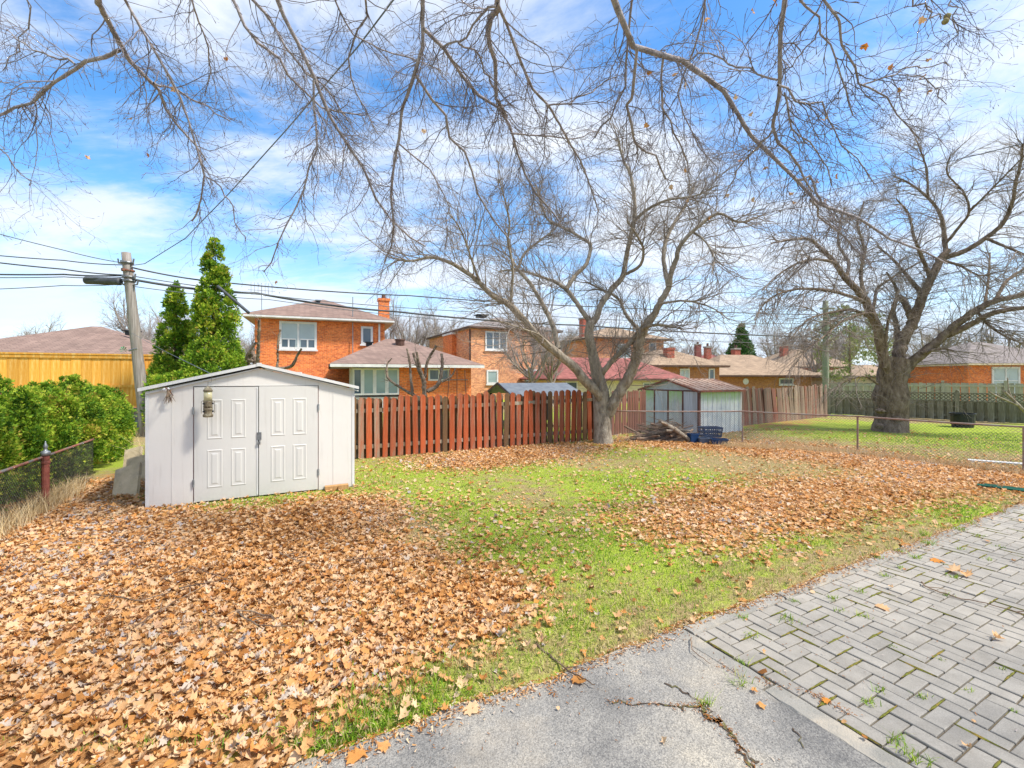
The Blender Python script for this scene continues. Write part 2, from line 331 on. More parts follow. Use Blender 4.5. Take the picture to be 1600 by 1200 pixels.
# ================================================================== GROUND
def px_poly(pts): return [tuple(G(x, y).to_2d()) for x, y in pts]
PAVE_V = 2.13                              # paving lies on the near side of this line
LIT = [(px_poly([(-700, 830), (0, 797), (110, 788), (225, 800), (400, 800), (556, 772), (610, 795), (600, 832), (690, 872), (790, 893), (838, 935), (805, 975), (720, 1010), (640, 1045), (560, 1088), (470, 1118), (400, 1160), (330, 1230), (-700, 1230)]), 1.0),
       (px_poly([(945, 812), (1010, 775), (1150, 760), (1300, 745), (1420, 737), (1600, 742), (1800, 745), (1800, 752), (1600, 758), (1510, 778), (1420, 800), (1320, 826), (1230, 852), (1130, 874), (1040, 862), (960, 840)]), 0.62),
       (px_poly([(650, 720), (760, 702), (900, 692), (940, 696), (900, 712), (760, 730), (670, 738)]), 0.95),
       (px_poly([(955, 684), (1080, 687), (1200, 694), (1340, 706), (1600, 736), (1900, 765), (1900, 795), (1600, 766), (1400, 736), (1250, 717), (1130, 704), (980, 698)]), 1.0),
       (px_poly([(120, 770), (160, 745), (228, 738), (228, 796), (130, 806)]), 1.0),
       (px_poly([(1160, 666), (1300, 652), (1300, 658), (1165, 673)]), 0.8),
       (px_poly([(560, 790), (720, 770), (900, 800), (960, 840), (900, 900), (800, 905), (690, 872), (600, 840)]), 0.13),
       (px_poly([(1150, 705), (1430, 735), (1300, 748), (1150, 758), (1010, 772), (960, 740)]), 0.07)]
def litter(x, y):
    x = np.asarray(x, float); y = np.asarray(y, float); d = np.zeros(x.shape)
    for poly, w in LIT:
        dist = np.clip(y * 0.02, 0.02, 0.14)
        m = soft_poly(x, y, poly, 0.11); d = np.where(m, np.maximum(d, w), d)
    return d
def paved(x, y):
    v = -x * ST + y * CT; return v < PAVE_V + (vn3(x, y, 1.6, 3) - 0.5) * 0.16
def green(x, y):
    n = 0.55 * vn1(x, y, 0.7, 4) + 0.45 * vn3(x, y, 2.7, 3); m = np.clip((n - 0.485) * 7.5, 0, 1)
    for poly, a in GREENS: m = np.where(soft_poly(x, y, poly, 0.1), np.maximum(m, a * np.clip((vn2(x, y, 3.1, 3) - .33) * 3.4, .05, 1)), m)
    return m
GREENS = [(px_poly([(1060, 955), (1160, 905), (1260, 868), (1420, 812), (1540, 776), (1470, 770), (1330, 815), (1240, 850), (1100, 880), (960, 890), (860, 960), (700, 1040), (600, 1100), (470, 1200), (560, 1200), (720, 1085), (860, 1038)]), 0.8),
          (px_poly([(230, 800), (560, 766), (560, 776), (240, 806)]), 0.9),
          (px_poly([(1200, 660), (1600, 665), (1600, 715), (1400, 690), (1200, 680)]), 1.0),
          (px_poly([(555, 735), (660, 735), (760, 760), (700, 800), (600, 790)]), 0.8)]
def lawn_z(x, y):
    x = np.asarray(x, float); y = np.asarray(y, float)
    z = 0.012 + (vn1(x, y, 0.9, 3) - 0.5) * 0.03
    v = -x * ST + y * CT
    return np.where(v < PAVE_V + 0.02, -0.05, z)
def axis(a, b, step, far):
    c_ = list(np.arange(a, b + 1e-6, step)); s = step; x = b
    while x < far: s *= 1.25; x += s; c_.append(x)
    s = step; x = a
    while x > -far: s *= 1.25; x -= s; c_.insert(0, x)
    return np.array(c_)
gx = axis(-9, 13, 0.1, 900); gy = axis(0.5, 15, 0.1, 900)
XX, YY = np.meshgrid(gx, gy, indexing='ij'); nx, ny = XX.shape
ZZ = lawn_z(XX, YY)
idx = np.arange(nx * ny).reshape(nx, ny)
Fg = np.stack([idx[:-1, :-1], idx[1:, :-1], idx[1:, 1:], idx[:-1, 1:]], -1).reshape(-1, 4)
li = 0; gr = 0
for k in range(6):
    sg = np.clip(0.09 + 0.045 * np.abs(YY), 0, .6); jx, jy = rng.normal(0, 1, XX.shape) * sg, rng.normal(0, 1, XX.shape) * sg; li = li + litter(XX + jx, YY + jy) / 6; gr = gr + green(XX + jx, YY + jy) / 6
gme = np_mesh('ground', np.stack([XX, YY, ZZ], -1), Fg, {'lit': li.ravel(), 'grn': gr.ravel()})
m, t, b = newmat('lawn_soil'); v = coords(t)
al = nd(t, 'ShaderNodeAttribute', attribute_name='lit').outputs['Fac']; ag = nd(t, 'ShaderNodeAttribute', attribute_name='grn').outputs['Fac']
n1 = noise(t, v, 14, 6, 0.7); n2 = noise(t, v, 60, 4, 0.7)
straw = ramp(t, n2, [(0.3, col('#6c5a3e')), (0.5, col('#9a8760')), (0.7, col('#b9a67c'))]); grs = ramp(t, n2, [(0.3, col('#6a8528')), (0.5, col('#96a83a')), (0.7, col('#b0b652'))])
gf = nd(t, 'ShaderNodeMath', {0: ag, 1: n1}, operation='ADD'); gff = ramp(t, gf.outputs[0], [(0.6, (0, 0, 0, 1)), (1.1, (1, 1, 1, 1))])
base = mixc(t, gff, straw, grs); brn = ramp(t, n2, [(0.3, col('#7d5632')), (0.5, col('#ad7f50')), (0.7, col('#c9a070'))])
lf = nd(t, 'ShaderNodeMath', {0: al, 1: n1}, operation='ADD'); lff = ramp(t, lf.outputs[0], [(0.7, (0, 0, 0, 1)), (1.1, (1, 1, 1, 1))])
cfin = mixc(t, lff, base, brn); t.links.new(cfin, b.inputs['Base Color']); b.inputs['Roughness'].default_value = 0.95; b.inputs['Specular IOR Level'].default_value = 0.1
bump(t, b, n2, 0.8, 0.03)
structure(link('ground', gme, m, smooth=True))

# ---- asphalt
m, t, b = newmat('asphalt'); v = coords(t); n1 = noise(t, v, 1.6, 6, 0.6); vo = nd(t, 'ShaderNodeTexVoronoi', {'Vector': v, 'Scale': 170.0}); n3 = noise(t, v, 90, 3, 0.8)
base = ramp(t, n1, [(0.32, col('#6a6967')), (0.5, col('#8d8a84')), (0.68, col('#a9a294'))]); sp = ramp(t, vo.outputs['Color'], [(0.1, (0.5, 0.5, 0.52, 1)), (0.5, (0.95, 0.95, 0.95, 1)), (0.95, (1.45, 1.43, 1.4, 1))])
c_ = mixc(t, 0.85, base, sp, 'MULTIPLY'); n5 = noise(t, v, 0.9, 5, 0.7); c_ = mixc(t, ramp(t, n5, [(0.5, (0, 0, 0, 1)), (0.7, (0.55, 0.55, 0.55, 1))]), c_, col('#b9ac97'))
t.links.new(c_, b.inputs['Base Color']); b.inputs['Roughness'].default_value = 0.92; bump(t, b, n3, 0.7, 0.012); M['asphalt'] = m
def fringe(u): return PAVE_V + (math.sin(u * 3.1) * 0.02 + math.sin(u * 7.7 + 1) * 0.015 + math.sin(u * 17.3) * 0.008)
mb = MB(); us = np.linspace(-14, 2.30, 280); top = [UV(u, fringe(u), 0.0) for u in us]; bot = [UV(u, -9, 0.0) for u in us]; n = len(us)
mb.add(top + bot + [Vector((p.x, p.y, -0.06)) for p in top], [(i, i + n, i + n + 1, i + 1) for i in range(n - 1)] + [(i, i + 1, 2 * n + i + 1, 2 * n + i) for i in range(n - 1)])
asph = structure(mb.build('asphalt_driveway', M['asphalt']))
M['crack'] = pmat('crack', col('#57483a'), col('#3d332a'), 30, 0.95, 0.5, c3=col('#6c6a3c'))
def ribbon(pts, w, z=0.004, n=40, seed=1):
    r = random.Random(seed); pts = [Vector(p) for p in pts]; out = []; m_ = MB(); ps = []
    for i in range(len(pts) - 1):
        for k in range(8):
            q = pts[i].lerp(pts[i + 1], k / 8); ps.append(q + Vector((r.gauss(0, 0.009), r.gauss(0, 0.009), 0)))
    ps.append(pts[-1]); vs = []
    for i, p in enumerate(ps):
        tt = (ps[min(i + 1, len(ps) - 1)] - ps[max(i - 1, 0)]).normalized(); nrm = Vector((-tt.y, tt.x, 0)); ww = w * (0.35 + r.random()) * (1 - 0.6 * i / len(ps)) * 0.5
        vs += [(p + nrm * ww).to_2d().to_3d() + Vector((0, 0, z)), (p - nrm * ww).to_2d().to_3d() + Vector((0, 0, z))]
    m_.add(vs, [(2 * i, 2 * i + 1, 2 * i + 3, 2 * i + 2) for i in range(len(ps) - 1)]); return m_
for i, (pp, w) in enumerate([([(1096, 1100), (1103, 1122), (1126, 1128), (1150, 1160), (1175, 1205)], 0.032), ([(1185, 1195), (1150, 1160)], 0.012), ([(1100, 1102), (1060, 1105), (1010, 1100), (950, 1096)], 0.012), ([(1107, 1103), (1112, 1130)], 0.008), ([(1240, 1140), (1256, 1170)], 0.008), ([(1040, 1066), (1075, 1085), (1090, 1098)], 0.012)]):
    ribbon([G(*q) for q in pp], w, seed=i).build('crack', M['crack'], asph)

# ---- concrete curb between asphalt and pavers and edging along the lawn
curb = structure(bpy.data.objects.new('driveway_curb', None)); C.objects.link(curb)
def curb_piece(u0, u1, v0, v1, z1, tilt, seed):
    r = random.Random(seed); mb = MB(); n = max(2, int((v1 - v0 + u1 - u0) / 0.08)); along_v = (v1 - v0) > (u1 - u0)
    prof = [(0, -0.05), (0, z1 - 0.012), (0.012, z1), (1, z1), (1, z1 - 0.012), (1, -0.05)]
    W = (u1 - u0) if along_v else (v1 - v0); Ln = (v1 - v0) if along_v else (u1 - u0); vs = []
    for i in range(n + 1):
        for k, (a, z) in enumerate(prof):
            a2 = {0: 0, 1: 0, 2: 0.012, 3: W - 0.012, 4: W, 5: W}[k] + r.gauss(0, 0.003); zz = z + (r.gauss(0, 0.002) if z > 0 else 0) + tilt * (a2 / W - 0.5)
            vs.append(UV(u0 + a2, v0 + Ln * i / n, zz) if along_v else UV(u0 + Ln * i / n, v0 + a2, zz))
    k = len(prof); fs = [(i * k + j, i * k + j + 1, (i + 1) * k + j + 1, (i + 1) * k + j) for i in range(n) for j in range(k - 1)] + [tuple(range(k))[::-1], tuple(n * k + j for j in range(k))]
    return mb.add(vs, fs)
curb_piece(2.285, 2.405, 1.50, 2.12, 0.004, 0.003, 1).build('curb_block', M['concrete'], curb)
curb_piece(2.29, 2.415, 0.55, 1.485, 0.003, -0.002, 2).build('curb_block', M['concrete'], curb)
curb_piece(2.29, 2.415, -1.2, 0.54, 0.003, 0.0, 3).build('curb_block', M['concrete'], curb)
edg = structure(bpy.data.objects.new('paver_edging', None)); C.objects.link(edg)
for i, (a, b_) in enumerate([(2.42, 3.4), (3.42, 4.4), (4.42, 5.4), (5.42, 6.4), (6.42, 7.4), (7.42, 8.4), (8.42, 9.6), (9.62, 11)]):
    curb_piece(a, b_, PAVE_V - 0.1, PAVE_V, 0.004, 0.004 * (-1) ** i, 10 + i).build('edging_block', M['concrete'], edg)

# ---- herringbone pavers, each its own piece
m, t, b = newmat('paver'); v = coords(t); oi = t.nodes.new('ShaderNodeObjectInfo')
vm = nd(t, 'ShaderNodeVectorMath', {0: v}, operation='ADD'); t.links.new(oi.outputs['Location'], vm.inputs[1])
n1 = noise(t, vm.outputs[0], 2.2, 5, 0.6); n2 = noise(t, vm.outputs[0], 160, 3, 0.8); n3 = noise(t, vm.outputs[0], 0.55, 4)
base = ramp(t, n1, [(0.3, col('#767470')), (0.7, col('#908c85'))]); c_ = mixc(t, 0.7, base, ramp(t, n2, [(0.3, (0.6, 0.6, 0.6, 1)), (0.7, (1.25, 1.25, 1.25, 1))]), 'MULTIPLY')
tcg = nd(t, 'ShaderNodeVectorMath', {0: vm.outputs[0], 1: (-ST, CT, 0)}, operation='DOT_PRODUCT'); sand = nd(t, 'ShaderNodeMapRange', {'Value': tcg.outputs['Value'], 'From Min': 0.2, 'From Max': PAVE_V, 'To Min': 0.0, 'To Max': 0.45})
n3s = nd(t, 'ShaderNodeMath', {0: n3, 1: sand.outputs[0]}, operation='ADD'); c_ = mixc(t, ramp(t, n3s.outputs[0], [(0.5, (0, 0, 0, 1)), (0.95, (0.75, 0.75, 0.75, 1))]), c_, col('#a69f93')); n7 = noise(t, vm.outputs[0], 7, 5, .7); c_ = mixc(t, .6, c_, ramp(t, n7, [(.3, (.68, .67, .65, 1)), (.6, (1.08, 1.08, 1.08, 1))]), 'MULTIPLY'); c_ = objrand(t, c_, 0.08)
t.links.new(c_, b.inputs['Base Color']); b.inputs['Roughness'].default_value = 0.9; bump(t, b, n2, 0.5, 0.004); M['paver'] = m
m, t, b = newmat('joint_sand'); v = coords(t); n1 = noise(t, v, 3.5, 5, 0.7); n2 = noise(t, v, 120, 3)
c_ = ramp(t, n1, [(0.35, col('#4a4034')), (0.52, col('#665a45')), (0.56, col('#6c6a2e')), (0.66, col('#59621f'))]); t.links.new(c_, b.inputs['Base Color']); b.inputs['Roughness'].default_value = 1; bump(t, b, n2, 0.8, 0.01); M['joint'] = m
pv = structure(MB().add([UV(2.41, PAVE_V - 0.05, -0.012), UV(2.41, -6, -0.012), UV(12, -6, -0.012), UV(12, PAVE_V - 0.05, -0.012)], [(0, 1, 2, 3)]).build('paver_driveway', M['joint']))
PL, PW, GAP = 0.184, 0.092, 0.0075
def paver_mesh(lx, ly, name):
    a, b_ = lx / 2 - GAP / 2, ly / 2 - GAP / 2; c_ = 0.0035; mb = MB()
    ring = lambda s, z: [(-a + s, -b_ + s, z), (a - s, -b_ + s, z), (a - s, b_ - s, z), (-a + s, b_ - s, z)]
    vs = ring(0, -0.05) + ring(0, -c_) + ring(c_, 0.0); fs = [(8, 9, 10, 11)]
    for k in (0, 4):
        for i in range(4): j = (i + 1) % 4; fs.append((k + i, k + j, k + j + 4, k + i + 4))
    me = mb.add(vs, fs).mesh(name); me.materials.append(M['paver']); return me
me_h, me_v = paver_mesh(PL, PW, 'paver'), paver_mesh(PW, PL, 'paver')
rest_v, rest_f = MB(), None; npv = 0; rr = random.Random(3); U0, U1, V1 = 2.42, 8.6, PAVE_V - 0.105
cand = []
for i in range(-140, 140):
    for j in range(-140, 140):
        # 90 degree herringbone on a 0.1 m lattice
        k = (i - j) % 4
        if k == 0: cu, cv, hor = (i + 1) * PW, (j + 0.5) * PW, True
        elif k == 3: cu, cv, hor = (i + 0.5) * PW, (j + 1) * PW, False
        else: continue
        cu += 2.42; cv += PAVE_V - 0.105
        hw, hh = (PW, PW / 2) if hor else (PW / 2, PW)
        if cu + hw < U0 + .012 or cu > 10.5 or cv - hh > V1 - .012 or cv < -3: continue
        w = UV(cu, cv); 
        if w.y < 0.6: continue
        px = CX + w.x / w.y * F; py = HY + H * F / w.y
        cand.append((cu, cv, hor, -30 < px < 1640 and py < 1230, py))
vis = sorted([c_ for c_ in cand if c_[3]], key=lambda c_: -c_[4])
vis_set = set((c_[0], c_[1]) for c_ in vis[:300])
for cu, cv, hor, vz, py in cand:
    w = UV(cu, cv, 0.0 + rr.gauss(0, 0.0018)); rot = (rr.gauss(0, 0.006), rr.gauss(0, 0.006), TH + rr.gauss(0, 0.012))
    hw, hh = (PW, PW / 2) if hor else (PW / 2, PW); cut = cu - hw < U0 - .005 or cv + hh > V1 + .005
    if cut:
        a0, a1, c0, c1 = max(cu - hw, U0), cu + hw, cv - hh, min(cv + hh, V1); w = UV((a0 + a1) / 2, (c0 + c1) / 2, w.z); link('paver', paver_mesh(a1 - a0, c1 - c0, 'paver'), None, pv, w, rot)
    elif (cu, cv) in vis_set: link('paver', me_h if hor else me_v, None, pv, w, rot)
    else:
        src = me_h if hor else me_v; Mx = Matrix.Translation(w) @ Matrix.Rotation(rot[2], 4, 'Z'); rest_v.add([Mx @ x.co for x in src.vertices], [tuple(p.vertices) for p in src.polygons])
stuff(rest_v.build('far_pavers', M['paver'], pv))

M['moss'] = pmat('moss', col('#6d7424'), col('#57511f'), 60, 1, .8, c3=col('#86702e'), bscale=200)
ms_ = MB(); rm = random.Random(12)
for cu, cv, hor, vz, py in cand:
    if not vz or rm.random() > .34: continue
    hw, hh = (PW, PW / 2) if hor else (PW / 2, PW); vs = []; n_ = 7; wv = rm.uniform(.005, .011)
    for k in range(n_ + 1):
        w_ = wv * (.4 + rm.random()) * math.sin(math.pi * (k + .3) / (n_ + .6))
        if hor: c_ = (cu - hw + 2 * hw * k / n_, cv - hh); vs += [UV(c_[0], c_[1] - w_, .001), UV(c_[0], c_[1], .005), UV(c_[0], c_[1] + w_, .001)]
        else: c_ = (cu - hw, cv - hh + 2 * hh * k / n_); vs += [UV(c_[0] - w_, c_[1], .001), UV(c_[0], c_[1], .005), UV(c_[0] + w_, c_[1], .001)]
    ms_.add(vs, [f for k in range(n_) for f in ((3 * k, 3 * k + 3, 3 * k + 4, 3 * k + 1), (3 * k + 1, 3 * k + 4, 3 * k + 5, 3 * k + 2))])
stuff(ms_.build('joint_moss', M['moss'], pv))

# ================================================================== LEAVES AND GRASS
def leaf_template(r, curl, fold, simple=False):
    lob = [(0.0, 0.30), (0.13, 0.12), (0.30, 0.42), (0.36, 0.30), (0.52, 0.52), (0.58, 0.34), (0.80, 0.16), (0.72, 0.30)]
    half = [(0.05, 0.0), (0.02, 0.22), (-0.08, 0.40), (0.16, 0.36), (0.22, 0.56), (0.36, 0.40), (0.58, 0.46), (0.56, 0.26), (0.78, 0.20), (0.74, 0.10), (1.0, 0.0)]
    if simple == 2: half = [(0.0, 0.05), (0.2, 0.42), (0.62, 0.34), (1.0, 0.0)]
    elif simple: half = [(0.05, 0.0), (-0.06, 0.34), (0.2, 0.34), (0.3, 0.54), (0.55, 0.26), (1.0, 0.0)]
    out = [(x - 0.42, y) for x, y in half] + [(x - 0.42, -y) for x, y in half[-2:0:-1]]
    vs = [(0.0, 0.0)] + out; V = []
    for x, y in vs:
        d = math.hypot(x, y); z = curl * d * d * 1.6 + fold * abs(y) + r.gauss(0, 0.075) + 0.2 * math.sin(x * 6 + curl * 5) * abs(y)
        V.append((x, y, z))
    n = len(out); Fc = [(0, 1 + i, 1 + (i + 1) % n) for i in range(n)]
    return np.array(V, np.float32), np.array(Fc, np.int32)
rl = random.Random(5); LT = [leaf_template(rl, c_, f_) for c_, f_ in ((0.25, 0.1), (0.5, 0.25), (-0.35, 0.2), (0.1, -0.3), (0.7, 0.5), (-0.5, -0.1))]; LF = [leaf_template(rl, c_, f_, 2) for c_, f_ in ((0.3, 0.1), (0.7, 0.3), (-0.4, 0.2))]; LS = [leaf_template(rl, c_, f_, True) for c_, f_ in ((0.3, 0.1), (0.6, 0.3), (-0.4, 0.2), (0.8, 0.5))]
def rot_mats(yaw, tx, ty):
    cy, sy = np.cos(yaw), np.sin(yaw); cx_, sx = np.cos(tx), np.sin(tx); cyy, syy = np.cos(ty), np.sin(ty); o = np.zeros_like(yaw); one = np.ones_like(yaw)
    Rz = np.stack([np.stack([cy, -sy, o], -1), np.stack([sy, cy, o], -1), np.stack([o, o, one], -1)], -2)
    Rx = np.stack([np.stack([one, o, o], -1), np.stack([o, cx_, -sx], -1), np.stack([o, sx, cx_], -1)], -2)
    Ry = np.stack([np.stack([cyy, o, syy], -1), np.stack([o, one, o], -1), np.stack([-syy, o, cyy], -1)], -2)
    return Rz @ Rx @ Ry
def scatter(templates, pos, size, yaw, tx, ty, rnd):
    Vs, Fs, As = [], [], []; off = 0; pick = rng.integers(0, len(templates), len(pos)); Rm = rot_mats(yaw, tx, ty)
    for k, (tv, tf) in enumerate(templates):
        s = np.where(pick == k)[0]
        if not len(s): continue
        V = np.einsum('nij,vj->nvi', Rm[s], tv) * size[s][:, None, None] + pos[s][:, None, :]
        Fs.append((tf[None] + (np.arange(len(s)) * len(tv))[:, None, None] + off).reshape(-1, tf.shape[1])); Vs.append(V.reshape(-1, 3)); As.append(np.repeat(rnd[s], len(tv))); off += len(s) * len(tv)
    return np.concatenate(Vs), np.concatenate(Fs), np.concatenate(As)
# candidate spots over the lawn
def leaf_spots(n_try):
    x = rng.uniform(-9.5, 12.5, n_try); y = rng.uniform(1.2, 14.5, n_try)
    sg = 0.09 + 0.045 * y; d = litter(x + rng.normal(0, 1, n_try) * sg, y + rng.normal(0, 1, n_try) * sg); dens = np.maximum(d, 0.012 + 0.06 * vn3(x, y, 0.9, 3) ** 2)
    dens = np.where(paved(x, y), 0.0012, dens) * np.where(y > 6, 0.8, 1)
    pxs = CX + x / y * F; inview = (np.abs(pxs - 800) < 980)
    uu = x * CT + y * ST; vv = -x * ST + y * CT
    shed = (uu > -1.33) & (uu < 1.11) & (vv > 7.17) & (vv < 9.2); beyond = (vv > 9.55) & (uu < 8)
    k = (rng.random(n_try) < dens) & inview & ~shed & ~beyond
    return x[k], y[k]
lx, ly = leaf_spots(580000)
n = len(lx); fr = litter(lx, ly); big = rng.random(n)
lz = lawn_z(lx, ly) + np.where(fr > 0.6, rng.uniform(0.003, 0.024, n), rng.uniform(0.006, 0.02, n)); lz = np.where(-lx * ST + ly * CT < PAVE_V + .02, 0.012, lz)
lsz = (0.020 + 0.046 * rng.random(n) ** 2.0) * np.where(ly > 5, 1.1, 1.0)
lrn = np.clip(rng.beta(2.0, 2.2, n) + (vn2(lx, ly, 0.8, 2) - 0.5) * 0.5, 0, 1); k = rng.random(n) < 0.12; lrn[k] = rng.random(k.sum())
ltx, lty = rng.normal(0, 0.28, n), rng.normal(0, 0.28, n); yaw = rng.uniform(0, 2 * np.pi, n)
pxs = CX + lx / ly * F; pys = HY + H * F / ly
near = np.where((pxs > 10) & (pxs < 1590) & (pys < 1190) & (lz > 0.02))[0]; near = near[np.argsort(-lsz[near] / ly[near] * (0.6 + 0.4 * (lz[near] > 0.03)))][:300]
keep = np.ones(n, bool); keep[near] = False; pos = np.stack([lx, ly, lz], -1)
fa_ = keep & (ly > 4.2); ne_ = keep & ~(ly > 4.2)
V, Fc, A = scatter(LT[:2] + LS + LF, pos[ne_], lsz[ne_], yaw[ne_], ltx[ne_], lty[ne_], lrn[ne_]); V2, F2, A2 = scatter(LF, pos[fa_], lsz[fa_], yaw[fa_], ltx[fa_], lty[fa_], lrn[fa_])
V, Fc, A = np.concatenate([V, V2]), np.concatenate([Fc, F2 + len(V)]), np.concatenate([A, A2])
tag(link('leaf_litter', np_mesh('leaf_litter', V, Fc, {'rnd': A}), M['leaf_litter']), 'carpet of small brown maple leaves spread over the lawn', 'fallen leaves', kind='stuff')
leaf_me = {}
for i in near:
    q = int(lrn[i] * 5.99); k = int(rng.integers(0, len(LT)))
    if (q, k) not in leaf_me:
        tv, tf = LT[k]; me = np_mesh('fallen_leaf', tv, tf, {'rnd': np.full(len(tv), (q + 0.5) / 6)}); me.materials.append(M['leaf_litter']); leaf_me[(q, k)] = me
    name = ['dark brown', 'brown', 'tan', 'light tan', 'orange', 'pale grey'][q]
    o = link('fallen_leaf', leaf_me[(q, k)], None, None, pos[i] + np.array([0, 0, 0.012]), (ltx[i], lty[i], yaw[i])); o.scale = [lsz[i]] * 3
    tag(o, f'curled {name} maple leaf on the thick leaf litter beside the asphalt', 'leaf', f'{name} leaves on the litter')
# lone leaves on the paving and its edge
for px, py, s, q, lab in [(555, 1178, 0.13, 4.7, 'large orange maple leaf standing curled at the asphalt edge'), (600, 1166, 0.09, 4.6, 'small orange leaf beside the large curled one at the asphalt edge'), (738, 1107, 0.12, 3.4, 'broad tan maple leaf lying flat where grass meets asphalt'), (905, 1062, 0.11, 0.9, 'folded brown leaf under a twig on the asphalt edge'), (1178, 1078, 0.05, 4.6, 'small orange leaf at the gap between two curb blocks'),
                          (1290, 1093, 0.06, 4.8, 'small yellow leaf on the debris patch by the curb'), (1464, 875, 0.15, 4.8, 'yellow orange leaf alone on the far pavers'), (1490, 893, 0.16, 3.3, 'tan leaf in the little clump on the pavers'), (1510, 899, 0.13, 2.6, 'light brown leaf in the little clump on the pavers'), (1380, 948, 0.12, 3.0, 'flat pale tan leaf in the middle of the pavers'), (1160, 937, 0.11, 1.4, 'curled dark orange leaf on the paver edging'), (1412, 848, 0.16, 1.0, 'rust brown leaf pile piece by the grass clump on the edging'), (1367, 868, 0.1, 4.5, 'bright orange leaf at the edging beside a grass tuft'), (1352, 1152, 0.035, 0.5, 'tiny round brown leaf on the near pavers'), (1302, 860, 0.1, 1.2, 'brown leaf curled by the paver edging')]:
    k = int(rng.integers(0, len(LT))); tv, tf = LT[k]; me = np_mesh('lone_leaf', tv, tf, {'rnd': np.full(len(tv), q / 6)}); g = G(px, py, 0.012)
    o = link('lone_leaf', me, M['leaf_litter'], None, g, (rng.normal(0, .1), rng.normal(0, .1), rng.uniform(0, 6))); o.scale = [s * .72, s * .72, s * .45]; tag(o, lab, 'leaf')

# ---- grass blades
def blades(x, y, z, h, w, rnd, lean=0.5):
    n = len(x); a = rng.uniform(0, 2 * np.pi, n); dx, dy = np.cos(a), np.sin(a); ln = rng.normal(0, lean, n) * h; la = rng.uniform(0, 2 * np.pi, n); ex, ey = np.cos(la) * ln, np.sin(la) * ln
    p = np.stack([x, y, z], -1); sd = np.stack([dx, dy, 0 * dx], -1) * (w / 2)[:, None]; up = np.stack([ex, ey, h], -1)
    mid = p + up * np.array([0.35, 0.35, 0.6]); tip = p + up
    V = np.stack([p - sd, p + sd, mid + sd * 0.7, mid - sd * 0.7, tip], 1).reshape(-1, 3); o = np.arange(n)[:, None] * 5
    Fq = np.concatenate([o + np.array([[0, 1, 2]]), o + np.array([[0, 2, 3]]), o + np.array([[3, 2, 4]])]); return V, Fq, np.repeat(rnd, 5)
nt_ = 430000; dist = 2.0 + 11.5 * rng.random(nt_) ** 1.5; ang = rng.uniform(-1.18, 1.18, nt_); x = dist * ang; y = dist
sg = 0.06 + 0.03 * y; jx, jy = rng.normal(0, 1, nt_) * sg, rng.normal(0, 1, nt_) * sg; g_ = green(x + jx, y + jy); li_ = litter(x + jx, y + jy); uu = x * CT + y * ST; vv = -x * ST + y * CT
pv_ = vv < np.array([fringe(u) for u in uu]) + 0.005
k = (rng.random(nt_) < (0.45 + 0.55 * g_) * (1 - 0.93 * np.clip(li_, 0, 1))) & ~pv_ & ~((uu > -1.4) & (uu < 1.15) & (vv > 7.13) & (vv < 9.3)) & ~((vv > 9.5) & (uu < 9)) & (rng.random(nt_) < 0.85)
x, y, g_ = x[k], y[k], g_[k]; vv = vv[k]; n = len(x)
tall = np.clip((vn3(x, y, 1.7, 3) - 0.45) * 3, 0, 1); edge = np.exp(-((vv - PAVE_V - 0.25) / 0.3) ** 2)
h = rng.uniform(0.016, 0.04, n) * (0.7 + 0.7 * tall + 0.7 * edge * g_); w = rng.uniform(0.0035, 0.007, n) * (0.6 + 0.16 * y); rnd = np.clip(np.where(rng.random(n) < 0.12 + 0.62 * g_, rng.random(n) * 0.62 * (1.25 - .65 * g_), 0.68 + 0.32 * rng.random(n)), 0, 1)
V, Fq, A = blades(x, y, lawn_z(x, y) - 0.004, h, w, rnd, 0.8)
tag(link('lawn_grass', np_mesh('lawn_grass', V, Fq, {'rnd': A}), M['grass']), 'short patchy green and straw grass of the back lawn', 'grass', kind='stuff')
# weeds in the paver joints
ws = [(1162, 966, 1), (1230, 968, 1.3), (1172, 994, 1), (1162, 1038, .9), (1158, 1068, 1.2), (1360, 1098, .9), (1105, 1100, 1.3), (1395, 1160, 1.2), (1428, 1182, 1.4), (1440, 1088, .8), (1384, 900, 1), (1345, 925, 1), (1410, 888, .8), (1545, 875, .8), (1500, 858, .8), (1530, 838, 1), (1560, 855, .8), (1450, 850, 1.6), (1440, 836, 1.8), (1515, 818, 1.4), (1500, 828, 1.5), (1560, 800, 1.5), (1575, 788, 1.2), (1480, 930, .8), (1350, 965, 1), (1375, 1080, .8), (1566, 1045, .5), (1470, 1030, .5), (1395, 1010, .5), (1512, 1080, .5), (1585, 1110, .5), (1240, 940, .8), (1300, 935, 1), (1310, 955, .8), (1490, 902, 1), (1432, 872, 1.2), (1405, 862, 1.2), (1370, 872, 1.2)]
xs, ys, hs_, ww = [], [], [], []
for px, py, s in ws:
    g = G(px, py); q = int(30 * s); xs += list(g.x + rng.normal(0, 0.022 * s, q)); ys += list(g.y + rng.normal(0, 0.018 * s, q)); hs_ += list(rng.uniform(0.012, 0.04, q) * s); ww += [0.005 * (0.7 + 0.12 * g.y)] * q
V, Fq, A = blades(np.array(xs), np.array(ys), np.full(len(xs), -0.004), np.array(hs_), np.array(ww), rng.random(len(xs)) * 0.7, 1.2)
tag(link('joint_weeds', np_mesh('joint_weeds', V, Fq, {'rnd': A}), M['grass']), 'small green weeds sprouting between the grey pavers', 'weeds', kind='stuff')
